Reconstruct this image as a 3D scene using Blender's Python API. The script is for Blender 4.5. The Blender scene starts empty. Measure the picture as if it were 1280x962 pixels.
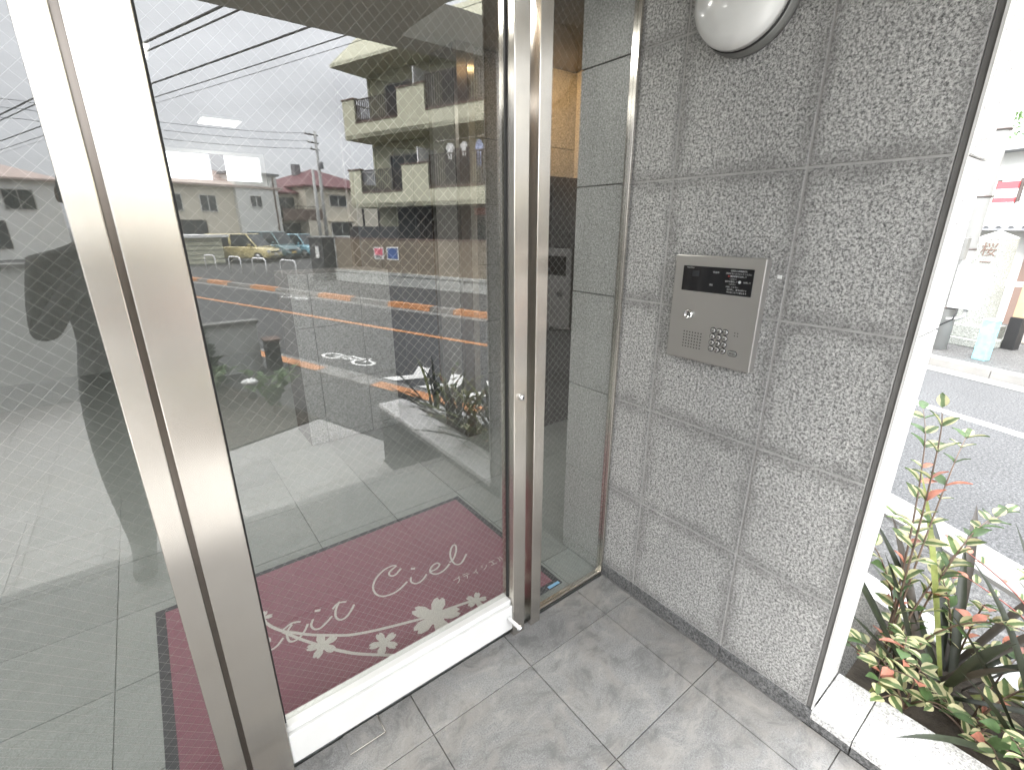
import bpy, math, random
from mathutils import Vector, Matrix
random.seed(7)
R = math.radians
SC = bpy.context.scene
COL = SC.collection

# ------------------------------------------------------------------ camera, sky, sun, exposure
cam_d = bpy.data.cameras.new('camera')
cam = bpy.data.objects.new('camera', cam_d); COL.objects.link(cam)
yaw, pitch = 0.656, -0.3243
fw = Vector((math.sin(yaw)*math.cos(pitch), math.cos(yaw)*math.cos(pitch), math.sin(pitch)))
cam.location = (-1.419, -1.168, 1.517)
cam.rotation_euler = fw.to_track_quat('-Z', 'Y').to_euler()
cam_d.sensor_width = 36.0
cam_d.lens = 36.0*588.3/1280.0
cam_d.clip_start = 0.02
cam_d.clip_end = 2000
SC.camera = cam

SUN_EL, SUN_AZ = R(55), R(262)
world = bpy.data.worlds.new('World'); SC.world = world; world.use_nodes = True
wn, wl = world.node_tree.nodes, world.node_tree.links
wn.clear()
w_out = wn.new('ShaderNodeOutputWorld'); w_bg = wn.new('ShaderNodeBackground')
w_sky = wn.new('ShaderNodeTexSky'); w_sky.sky_type = 'NISHITA'; w_sky.sun_disc = False
w_sky.sun_elevation = SUN_EL; w_sky.sun_rotation = SUN_AZ; w_sky.air_density = 1.0; w_sky.dust_density = 3.0
w_hsv = wn.new('ShaderNodeHueSaturation'); w_hsv.inputs['Saturation'].default_value = 0.16
w_tc = wn.new('ShaderNodeTexCoord'); w_map = wn.new('ShaderNodeMapping')
w_map.inputs['Scale'].default_value = (1.0, 1.0, 2.6)
w_nz = wn.new('ShaderNodeTexNoise'); w_nz.inputs['Scale'].default_value = 2.6
w_nz.inputs['Detail'].default_value = 6; w_nz.inputs['Roughness'].default_value = 0.55
w_mr = wn.new('ShaderNodeMapRange')
w_mr.inputs['From Min'].default_value = 0.3; w_mr.inputs['From Max'].default_value = 0.7
w_mr.inputs['To Min'].default_value = 0.80; w_mr.inputs['To Max'].default_value = 1.22
w_mul = wn.new('ShaderNodeMixRGB'); w_mul.blend_type = 'MULTIPLY'; w_mul.inputs['Fac'].default_value = 1
w_flat = wn.new('ShaderNodeMixRGB'); w_flat.inputs['Fac'].default_value = 0.55
w_flat.inputs['Color2'].default_value = (8.6, 8.9, 9.3, 1)
wl.new(w_sky.outputs[0], w_hsv.inputs['Color']); wl.new(w_hsv.outputs[0], w_flat.inputs['Color1'])
wl.new(w_flat.outputs[0], w_mul.inputs['Color1'])
wl.new(w_tc.outputs['Generated'], w_map.inputs[0]); wl.new(w_map.outputs[0], w_nz.inputs['Vector'])
w_sep = wn.new('ShaderNodeSeparateXYZ'); wl.new(w_tc.outputs['Generated'], w_sep.inputs[0])
w_cie = wn.new('ShaderNodeMapRange'); w_cie.inputs['From Min'].default_value = 0; w_cie.inputs['From Max'].default_value = 1
w_cie.inputs['To Min'].default_value = 0.62; w_cie.inputs['To Max'].default_value = 1.65; wl.new(w_sep.outputs['Z'], w_cie.inputs['Value'])
w_cm = wn.new('ShaderNodeMixRGB'); w_cm.blend_type = 'MULTIPLY'; w_cm.inputs['Fac'].default_value = 1
wl.new(w_nz.outputs['Fac'], w_mr.inputs['Value']); wl.new(w_mr.outputs[0], w_mul.inputs['Color2'])
wl.new(w_mul.outputs[0], w_cm.inputs['Color1']); wl.new(w_cie.outputs[0], w_cm.inputs['Color2']); wl.new(w_cm.outputs[0], w_bg.inputs['Color']); w_bg.inputs['Strength'].default_value = 0.12
wl.new(w_bg.outputs[0], w_out.inputs[0])

sun_d = bpy.data.lights.new('sun', 'SUN'); sun_d.energy = 1.2; sun_d.angle = R(70); sun_d.color = (1, 0.96, 0.9)
sun = bpy.data.objects.new('sun', sun_d); COL.objects.link(sun)
sd = Vector((math.sin(SUN_AZ)*math.cos(SUN_EL), math.cos(SUN_AZ)*math.cos(SUN_EL), math.sin(SUN_EL)))
sun.rotation_euler = sd.to_track_quat('Z', 'Y').to_euler()

vs = SC.view_settings
vs.view_transform = 'Standard'; vs.look = 'None'; vs.gamma = 1.0; vs.exposure = 3.05; vs.use_curve_mapping = False
SC.render.engine = 'CYCLES'
cy = SC.cycles
cy.use_denoising = True
try: cy.denoiser = 'OPENIMAGEDENOISE'; cy.denoising_input_passes = 'RGB_ALBEDO_NORMAL'
except Exception: pass
cy.use_adaptive_sampling = False
cy.max_bounces = 10; cy.diffuse_bounces = 5; cy.glossy_bounces = 5; cy.transmission_bounces = 6; cy.transparent_max_bounces = 12
cy.caustics_reflective = False; cy.caustics_refractive = False
cy.sample_clamp_indirect = 8.0

# ------------------------------------------------------------------ materials
MATS = {}
def new_mat(name):
    m = bpy.data.materials.new(name); m.use_nodes = True
    MATS[name] = m
    return m, m.node_tree.nodes, m.node_tree.links, m.node_tree.nodes['Principled BSDF']
def coords(n, l, scale=(1, 1, 1)):
    g = n.new('ShaderNodeNewGeometry'); mp = n.new('ShaderNodeMapping'); mp.inputs['Scale'].default_value = scale
    l.new(g.outputs['Position'], mp.inputs[0]); return mp.outputs[0]
def noise(n, l, co, scale, detail=4, rough=0.55):
    t = n.new('ShaderNodeTexNoise'); t.inputs['Scale'].default_value = scale
    t.inputs['Detail'].default_value = detail; t.inputs['Roughness'].default_value = rough
    l.new(co, t.inputs['Vector']); return t.outputs['Fac']
def ramp(n, l, fac, stops):
    r = n.new('ShaderNodeValToRGB'); e = r.color_ramp.elements
    while len(e) < len(stops): e.new(0.5)
    for q, (p, c) in zip(e, stops):
        q.position = p; q.color = (c[0], c[1], c[2], 1) if hasattr(c, '__len__') else (c, c, c, 1)
    l.new(fac, r.inputs[0]); return r.outputs[0]
def mix(n, l, fac, a, b, mode='MIX'):
    m = n.new('ShaderNodeMixRGB'); m.blend_type = mode
    for i, v in ((0, fac), (1, a), (2, b)):
        if isinstance(v, (int, float)): m.inputs[i].default_value = v if i == 0 else (v, v, v, 1)
        elif isinstance(v, tuple): m.inputs[i].default_value = (v[0], v[1], v[2], 1)
        else: l.new(v, m.inputs[i])
    return m.outputs[0]
def bump(n, l, h, bsdf, strength=0.2, dist=0.01):
    b = n.new('ShaderNodeBump'); b.inputs['Strength'].default_value = strength; b.inputs['Distance'].default_value = dist
    l.new(h, b.inputs['Height']); l.new(b.outputs[0], bsdf.inputs['Normal'])
def plain(name, col, rough=0.6, metal=0.0, var=0.12, scale=6, bstr=0.0, bscale=60, spec=0.5, coat=0.0, dirt=None):
    m, n, l, b = new_mat(name)
    co = coords(n, l)
    f = noise(n, l, co, scale, 5, 0.6)
    c = ramp(n, l, f, [(0.25, tuple(x*(1-var) for x in col)), (0.75, tuple(min(1, x*(1+var)) for x in col))])
    if dirt:
        d = noise(n, l, coords(n, l, (1, 1, 0.35)), dirt[1], 6, 0.7)
        c = mix(n, l, ramp(n, l, d, [(0.5, 0), (0.8, dirt[2])]), c, dirt[0])
    l.new(c, b.inputs['Base Color'])
    b.inputs['Roughness'].default_value = rough; b.inputs['Metallic'].default_value = metal
    b.inputs['Specular IOR Level'].default_value = spec
    if coat: b.inputs['Coat Weight'].default_value = coat; b.inputs['Coat Roughness'].default_value = 0.05
    if bstr: bump(n, l, noise(n, l, co, bscale, 4, 0.6), b, bstr, 0.01)
    return m
def granite(name, light, mid, dark, grain=130, rough=0.55, stain=0.25, bstr=0.25, edge=0.0):
    m, n, l, b = new_mat(name)
    co = coords(n, l)
    nz = noise(n, l, co, grain, 5, 0.82)
    mixc = lambda a, c, k: tuple(x*(1-k)+y*k for x, y in zip(a, c))
    base = ramp(n, l, nz, [(0.36, dark), (0.43, mixc(dark, mid, .6)), (0.48, mid), (0.53, light), (0.64, tuple(min(1, x*1.15) for x in light))])
    v = n.new('ShaderNodeTexVoronoi'); v.inputs['Scale'].default_value = grain*1.9; l.new(co, v.inputs['Vector'])
    sep = n.new('ShaderNodeSeparateColor'); l.new(v.outputs['Color'], sep.inputs[0])
    base = mix(n, l, 1.0, base, ramp(n, l, sep.outputs[0], [(0.0, 0.58), (0.35, 0.92), (0.75, 1.0), (1.0, 1.2)]), 'MULTIPLY')
    st = noise(n, l, coords(n, l, (1, 1, 0.8)), 3.2, 6, 0.65)
    base = mix(n, l, ramp(n, l, st, [(0.45, 0), (0.75, stain)]), base, tuple(x*0.45 for x in mid))
    if edge:   # grime collected along the slab joints
        tc = n.new('ShaderNodeTexCoord'); sp = n.new('ShaderNodeSeparateXYZ'); l.new(tc.outputs['Generated'], sp.inputs[0])
        def mt(op, a, c):
            q = n.new('ShaderNodeMath'); q.operation = op
            for i, x in enumerate((a, c)):
                if isinstance(x, (int, float)): q.inputs[i].default_value = x
                else: l.new(x, q.inputs[i])
            return q.outputs[0]
        dy = mt('SUBTRACT', 0.5, mt('ABSOLUTE', mt('SUBTRACT', sp.outputs['Y'], 0.5), 0))
        dz = mt('SUBTRACT', 0.5, mt('ABSOLUTE', mt('SUBTRACT', sp.outputs['Z'], 0.5), 0))
        dd = mt('ADD', mt('MINIMUM', dy, dz), mt('MULTIPLY', mt('SUBTRACT', noise(n, l, co, 9, 6, 0.7), 0.5), 0.34))
        base = mix(n, l, ramp(n, l, dd, [(0.0, edge), (0.12, 0)]), base, tuple(x*0.42 for x in mid))
    l.new(base, b.inputs['Base Color'])
    b.inputs['Roughness'].default_value = rough
    if bstr: bump(n, l, nz, b, bstr, 0.003)
    return m
granite('granite_wall', (0.52, 0.512, 0.495), (0.31, 0.305, 0.295), (0.045, 0.045, 0.048), 138, 0.6, 0.2, 0.3, 0.5)
granite('granite_base', (0.20, 0.20, 0.20), (0.11, 0.11, 0.11), (0.035, 0.035, 0.037), 120, 0.45, 0.4)
granite('granite_pale', (0.72, 0.71, 0.69), (0.60, 0.59, 0.575), (0.24, 0.24, 0.24), 120, 0.55, 0.15)
granite('granite_lobby', (0.46, 0.46, 0.45), (0.33, 0.33, 0.32), (0.12, 0.12, 0.12), 150, 0.4, 0.15, 0.1)
granite('granite_stele', (0.36, 0.37, 0.34), (0.25, 0.26, 0.24), (0.12, 0.12, 0.11), 60, 0.7, 0.4)
def floor_mat(name, base, stainc, rough, amt=1.0):
    m, n, l, b = new_mat(name)
    co = coords(n, l)
    oi = n.new('ShaderNodeObjectInfo')
    wrp = n.new('ShaderNodeTexNoise'); wrp.inputs['Scale'].default_value = 2.2; wrp.inputs['Detail'].default_value = 4; l.new(co, wrp.inputs['Vector'])
    off = n.new('ShaderNodeVectorMath'); off.operation = 'MULTIPLY_ADD'; l.new(wrp.outputs['Color'], off.inputs[0]); off.inputs[1].default_value = (0.5, 0.5, 0.5); l.new(co, off.inputs[2])
    wc = off.outputs[0]
    big = noise(n, l, wc, 3.1, 8, 0.72); fine = noise(n, l, co, 210, 4, 0.8)
    mp2 = n.new('ShaderNodeMapping'); mp2.inputs['Scale'].default_value = (1, 2.0, 1); l.new(wc, mp2.inputs[0])
    mid = noise(n, l, mp2.outputs[0], 7.5, 8, 0.74)
    c = ramp(n, l, fine, [(0.32, tuple(x*0.58 for x in base)), (0.5, base), (0.70, tuple(x*1.45 for x in base))])
    c = mix(n, l, ramp(n, l, big, [(0.45, 0.0), (0.60, 0.7*amt)]), c, stainc)
    c = mix(n, l, ramp(n, l, mid, [(0.50, 0.0), (0.64, 0.55*amt)]), c, tuple(x*0.52 for x in base))
    c = mix(n, l, ramp(n, l, mid, [(0.36, 0.45*amt), (0.45, 0.0)]), c, tuple(min(1, x*1.35) for x in stainc))
    tone = n.new('ShaderNodeMapRange'); tone.inputs['To Min'].default_value = 0.9; tone.inputs['To Max'].default_value = 1.08
    l.new(oi.outputs['Random'], tone.inputs['Value'])
    c = mix(n, l, 1.0, c, tone.outputs[0], 'MULTIPLY')
    l.new(c, b.inputs['Base Color']); b.inputs['Roughness'].default_value = rough
    bump(n, l, mid, b, 0.3, 0.006)
    return m
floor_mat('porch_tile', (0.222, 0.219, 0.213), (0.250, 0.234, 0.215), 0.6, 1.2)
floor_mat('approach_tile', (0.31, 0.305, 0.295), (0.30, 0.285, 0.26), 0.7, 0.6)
floor_mat('lobby_tile', (0.26, 0.275, 0.265), (0.28, 0.29, 0.28), 0.45, 0.35)
plain('grout', (0.15, 0.145, 0.138), 0.9, var=0.2)
plain('grout_pale', (0.36, 0.352, 0.34), 0.85, var=0.2, scale=20)
# brushed stainless: fine vertical grain spreads reflections sideways
def brushed(name, col, rough, aniso=0.75):
    m, n, l, b = new_mat(name)
    co = coords(n, l, (600, 600, 2.5))
    f = noise(n, l, co, 1.0, 3, 0.6)
    blot = noise(n, l, coords(n, l, (3, 3, 1.5)), 4, 5, 0.6)
    c = ramp(n, l, f, [(0.2, tuple(x*0.9 for x in col)), (0.8, col)])
    c = mix(n, l, ramp(n, l, blot, [(0.5, 0), (0.8, 0.18)]), c, tuple(x*0.7 for x in col))
    l.new(c, b.inputs['Base Color']); b.inputs['Metallic'].default_value = 1.0
    b.inputs['Roughness'].default_value = rough
    b.inputs['Anisotropic'].default_value = aniso
    t = n.new('ShaderNodeTangent'); t.direction_type = 'RADIAL'; t.axis = 'Z'
    l.new(t.outputs[0], b.inputs['Tangent'])
    bump(n, l, f, b, 0.03, 0.001)
    return m
brushed('stainless', (0.70, 0.66, 0.605), 0.25, 0.95)
brushed('stainless_dark', (0.30, 0.27, 0.245), 0.35)
plain('aluminium_white', (0.72, 0.71, 0.69), 0.4, 0.2, var=0.05)
plain('gasket', (0.02, 0.02, 0.02), 0.6)
plain('panel_steel', (0.46, 0.445, 0.425), 0.42, 0.85, var=0.05, scale=3)
plain('chrome', (0.75, 0.75, 0.75), 0.12, 1.0, var=0.02)
plain('button_steel', (0.55, 0.55, 0.54), 0.25, 0.9, var=0.03)
plain('black_panel', (0.008, 0.008, 0.010), 0.12, var=0.05)
plain('lens_dark', (0.03, 0.032, 0.036), 0.08, var=0.05)
plain('print_white', (0.55, 0.55, 0.55), 0.6, var=0.03)
plain('print_red', (0.5, 0.04, 0.04), 0.6, var=0.03)
plain('print_black', (0.02, 0.02, 0.02), 0.6, var=0.03)
plain('plastic_white', (0.75, 0.75, 0.73), 0.45, var=0.04)
plain('lamp_opal', (0.84, 0.835, 0.81), 0.2, var=0.03, coat=0.6)
plain('lamp_rim', (0.22, 0.22, 0.21), 0.4, 0.4, var=0.05)
plain('soffit', (0.58, 0.565, 0.50), 0.8, var=0.06, scale=3)
plain('plaster_white', (0.70, 0.70, 0.67), 0.8, var=0.05, scale=2)
plain('plaster_pale', (0.56, 0.565, 0.55), 0.8, var=0.08, scale=2, dirt=((0.38, 0.38, 0.36), 2.5, 0.4))
plain('plaster_grey', (0.42, 0.43, 0.41), 0.8, var=0.08, scale=2, dirt=((0.2, 0.2, 0.19), 2.5, 0.5))
plain('lobby_wall', (0.30, 0.305, 0.295), 0.8, var=0.06, scale=2)
plain('lobby_ceiling', (0.26, 0.235, 0.205), 0.8, var=0.04)
plain('dark_brown', (0.045, 0.036, 0.030), 0.4, var=0.1)
plain('dark_door', (0.075, 0.08, 0.09), 0.35, var=0.1)
def carpet(name, col, bs=0.6):
    m, n, l, b = new_mat(name); co = coords(n, l)
    f = noise(n, l, co, 420, 2, 0.8); g = noise(n, l, co, 7, 4, 0.6)
    c = ramp(n, l, f, [(0.3, tuple(x*0.65 for x in col)), (0.7, tuple(min(1, x*1.2) for x in col))])
    c = mix(n, l, ramp(n, l, g, [(0.45, 0), (0.75, 0.25)]), c, tuple(0.5*x+0.07 for x in col))
    l.new(c, b.inputs['Base Color']); b.inputs['Roughness'].default_value = 0.95; b.inputs['Specular IOR Level'].default_value = 0.1
    b.inputs['Sheen Weight'].default_value = 0.3
    bump(n, l, f, b, bs, 0.004); return m
carpet('mat_wine', (0.26, 0.09, 0.122))
carpet('mat_white', (0.66, 0.62, 0.58))
plain('mat_rubber', (0.03, 0.03, 0.035), 0.8)
plain('tag_blue', (0.25, 0.52, 0.8), 0.6)
def asphalt(name, col, sc=90):
    m, n, l, b = new_mat(name); co = coords(n, l)
    f = noise(n, l, co, sc, 4, 0.9); g = noise(n, l, co, 0.7, 6, 0.65)
    c = ramp(n, l, f, [(0.36, tuple(x*0.25 for x in col)), (0.5, col), (0.64, tuple(x*2.4 for x in col))])
    c = mix(n, l, ramp(n, l, g, [(0.42, 0), (0.7, 0.4)]), c, tuple(x*0.62 for x in col))
    l.new(c, b.inputs['Base Color']); b.inputs['Roughness'].default_value = 0.85
    bump(n, l, f, b, 0.5, 0.01); return m
asphalt('asphalt', (0.058, 0.0585, 0.060), 45)
asphalt('asphalt_old', (0.062, 0.061, 0.060), 45)
plain('concrete', (0.19, 0.188, 0.18), 0.85, var=0.15, scale=3, bstr=0.2, dirt=((0.2, 0.19, 0.17), 4, 0.5))
plain('kerb_stone', (0.21, 0.205, 0.195), 0.8, var=0.12, scale=4, dirt=((0.25, 0.23, 0.2), 6, 0.5))
def paint(name, col):
    m, n, l, b = new_mat(name); co = coords(n, l)
    f = noise(n, l, co, 14, 6, 0.75)
    c = mix(n, l, ramp(n, l, f, [(0.60, 0), (0.72, 0.8)]), col, (0.12, 0.115, 0.11))
    l.new(c, b.inputs['Base Color']); b.inputs['Roughness'].default_value = 0.7; return m
paint('paint_orange', (0.52, 0.235, 0.10)); paint('paint_white', (0.74, 0.74, 0.72))
plain('soil', (0.055, 0.045, 0.035), 0.95, var=0.4, scale=20, bstr=0.8, bscale=50)
plain('wall_yellow', (0.58, 0.575, 0.44), 0.85, var=0.06, scale=1.2, bstr=0.15, bscale=40, dirt=((0.40, 0.39, 0.30), 1.6, 0.4))
plain('wall_cream', (0.72, 0.665, 0.55), 0.85, var=0.05, scale=1.0, dirt=((0.52, 0.47, 0.38), 1.2, 0.3))
plain('wall_block', (0.235, 0.195, 0.145), 0.85, var=0.2, scale=2.5, bstr=0.4, bscale=30, dirt=((0.12, 0.10, 0.08), 2, 0.6))
plain('wall_dark', (0.055, 0.056, 0.058), 0.8, var=0.2, scale=3)
plain('coping_brown', (0.16, 0.11, 0.09), 0.7, var=0.1)
plain('rail_metal', (0.10, 0.085, 0.08), 0.45, 0.5, var=0.05)
plain('roof_red', (0.15, 0.055, 0.06), 0.6, var=0.15, scale=3, bstr=0.3, bscale=9)
plain('roof_pink', (0.44, 0.35, 0.31), 0.65, var=0.12, scale=3, bstr=0.3, bscale=9)
plain('roof_grey', (0.20, 0.205, 0.215), 0.6, var=0.15, scale=4)
plain('window_dark', (0.03, 0.037, 0.042), 0.08, var=0.15, scale=1.0)
plain('window_curtain', (0.34, 0.355, 0.33), 0.15, var=0.35, scale=1.6)
plain('window_frame', (0.40, 0.39, 0.37), 0.4, 0.4, var=0.05)
plain('window_frame_brown', (0.10, 0.08, 0.07), 0.5, 0.3, var=0.05)
plain('cloth_white', (0.75, 0.75, 0.74), 0.9, var=0.05)
plain('cloth_blue', (0.36, 0.42, 0.62), 0.9, var=0.1)
plain('sign_red', (0.58, 0.06, 0.07), 0.5, var=0.05)
plain('sign_pink', (0.72, 0.16, 0.22), 0.5, var=0.05)
plain('sign_blue', (0.08, 0.14, 0.34), 0.5, var=0.2, scale=14)
plain('utility_pole', (0.42, 0.42, 0.41), 0.8, var=0.08, scale=3)
plain('cable', (0.015, 0.015, 0.016), 0.6)
plain('box_white', (0.80, 0.80, 0.80), 0.5, var=0.03)
plain('cyan_wrap', (0.22, 0.62, 0.72), 0.6, var=0.35, scale=9)
plain('wood_tan', (0.42, 0.30, 0.19), 0.7, var=0.15, scale=5)
plain('stone_tan', (0.52, 0.47, 0.40), 0.85, var=0.2, scale=2.5, bstr=0.4, bscale=14)
plain('paint_yellow_car', (0.62, 0.52, 0.24), 0.3, var=0.02, coat=0.8)
plain('paint_teal_car', (0.13, 0.22, 0.235), 0.3, 0.2, var=0.02, coat=0.8)
plain('paint_blue_car', (0.21, 0.42, 0.50), 0.3, 0.2, var=0.02, coat=0.8)
plain('tyre', (0.02, 0.02, 0.02), 0.85)
plain('rim', (0.5, 0.5, 0.5), 0.35, 0.8)
plain('headlight', (0.6, 0.62, 0.63), 0.1, var=0.05)
plain('plate_yellow', (0.72, 0.45, 0.05), 0.5, var=0.03)
plain('plate_white', (0.7, 0.7, 0.68), 0.5, var=0.03)
plain('tail_stone', (0.3, 0.3, 0.29), 0.8)
plain('skin', (0.50, 0.32, 0.24), 0.5, var=0.06)
plain('hair', (0.018, 0.015, 0.013), 0.5, var=0.2)
plain('coat_dark', (0.22, 0.225, 0.22), 0.9, var=0.2, scale=8)
plain('trouser_dark', (0.10, 0.10, 0.105), 0.9, var=0.2, scale=8)
plain('shoe', (0.02, 0.018, 0.017), 0.5)
def leafmat(name, col, edge=None, trans=0.25):
    m, n, l, b = new_mat(name); co = coords(n, l)
    oi = n.new('ShaderNodeObjectInfo')
    f = noise(n, l, co, 30, 3, 0.6)
    c = ramp(n, l, f, [(0.3, tuple(x*0.7 for x in col)), (0.7, tuple(x*1.3 for x in col))])
    if edge:
        tc = n.new('ShaderNodeTexCoord'); sp = n.new('ShaderNodeSeparateXYZ'); l.new(tc.outputs['Object'], sp.inputs[0])
        ab = n.new('ShaderNodeMath'); ab.operation = 'ABSOLUTE'; l.new(sp.outputs['X'], ab.inputs[0])
        ad = n.new('ShaderNodeMath'); ad.operation = 'MULTIPLY_ADD'; l.new(f, ad.inputs[0]); ad.inputs[1].default_value = 0.28; l.new(ab.outputs[0], ad.inputs[2])
        c = mix(n, l, ramp(n, l, ad.outputs[0], [(0.30, 0), (0.36, 1)]), c, edge)
    tone = n.new('ShaderNodeMapRange'); tone.inputs['To Min'].default_value = 0.7; tone.inputs['To Max'].default_value = 1.25
    l.new(oi.outputs['Random'], tone.inputs['Value'])
    c = mix(n, l, 1.0, c, tone.outputs[0], 'MULTIPLY')
    l.new(c, b.inputs['Base Color']); b.inputs['Roughness'].default_value = 0.45
    if trans:
        tr = n.new('ShaderNodeBsdfTranslucent'); l.new(c, tr.inputs[0])
        ms = n.new('ShaderNodeMixShader'); ms.inputs[0].default_value = trans
        l.new(b.outputs[0], ms.inputs[1]); l.new(tr.outputs[0], ms.inputs[2])
        l.new(ms.outputs[0], n['Material Output'].inputs[0])
    return m
leafmat('leaf_strap', (0.022, 0.028, 0.015), trans=0.08); leafmat('leaf_strap_bronze', (0.05, 0.04, 0.030), trans=0.08); leafmat('leaf_strap_lime', (0.22, 0.25, 0.075))
leafmat('leaf_varieg', (0.11, 0.165, 0.06), (0.55, 0.52, 0.30), 0.35); leafmat('leaf_pink', (0.50, 0.20, 0.14))
leafmat('leaf_dark', (0.08, 0.14, 0.05), trans=0.35); leafmat('leaf_hydrangea', (0.09, 0.15, 0.055)); leafmat('leaf_conifer', (0.030, 0.060, 0.035))
leafmat('twig_red', (0.36, 0.10, 0.08), trans=0); leafmat('twig_brown', (0.13, 0.085, 0.06), trans=0)
# wired glass: Fresnel reflection at the entering face, clear with a faint green cast through
def glass(name, f0=0.115, tint=(0.765, 0.79, 0.775)):
    m, n, l, b = new_mat(name); n.remove(b)
    g = n.new('ShaderNodeNewGeometry'); dt = n.new('ShaderNodeVectorMath'); dt.operation = 'DOT_PRODUCT'
    l.new(g.outputs['Normal'], dt.inputs[0]); l.new(g.outputs['Incoming'], dt.inputs[1])
    def mth(op, a, bb=None, c=None):
        x = n.new('ShaderNodeMath'); x.operation = op
        for i, v in enumerate((a, bb, c)):
            if v is None: continue
            if isinstance(v, (int, float)): x.inputs[i].default_value = v
            else: l.new(v, x.inputs[i])
        return x.outputs[0]
    one = mth('SUBTRACT', 1.0, mth('ABSOLUTE', dt.outputs['Value']))
    fr = mth('MULTIPLY_ADD', mth('POWER', one, 5.0), 1-f0, f0)
    fr = mth('MULTIPLY', fr, mth('SUBTRACT', 1.0, g.outputs['Backfacing']))
    tcol = n.new('ShaderNodeMixRGB'); tcol.inputs[1].default_value = (*tint, 1); tcol.inputs[2].default_value = (1, 1, 1, 1)
    l.new(g.outputs['Backfacing'], tcol.inputs[0])
    tr = n.new('ShaderNodeBsdfTransparent'); l.new(tcol.outputs[0], tr.inputs[0])
    gl = n.new('ShaderNodeBsdfGlossy'); gl.inputs['Roughness'].default_value = 0.0; gl.inputs['Color'].default_value = (1, 1, 1, 1)
    ms = n.new('ShaderNodeMixShader'); l.new(fr, ms.inputs[0]); l.new(tr.outputs[0], ms.inputs[1]); l.new(gl.outputs[0], ms.inputs[2])
    l.new(ms.outputs[0], n['Material Output'].inputs[0]); return m
glass('door_glass')
plain('glass_wire', (0.50, 0.49, 0.46), 0.30, 1.0, var=0.02)
def emit(name, col, s):
    m, n, l, b = new_mat(name)
    b.inputs['Base Color'].default_value = (*col, 1); b.inputs['Emission Color'].default_value = (*col, 1); b.inputs['Emission Strength'].default_value = s
    return m
emit('downlight', (1.0, 0.66, 0.33), 6.0)

# ------------------------------------------------------------------ helpers
RD = Vector((0.3171, 0.9484, 0)); RN = Vector((0.9484, -0.3171, 0)); RO = Vector((3.75, 0, 0))
def RW(s, t, z=0.0): return RO + RD*s + RN*t + Vector((0, 0, z))
def bend(s):
    u = min(1, max(0, (s+4.0)/4.0)); return 0.5*u*u*(3-2*u)

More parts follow.
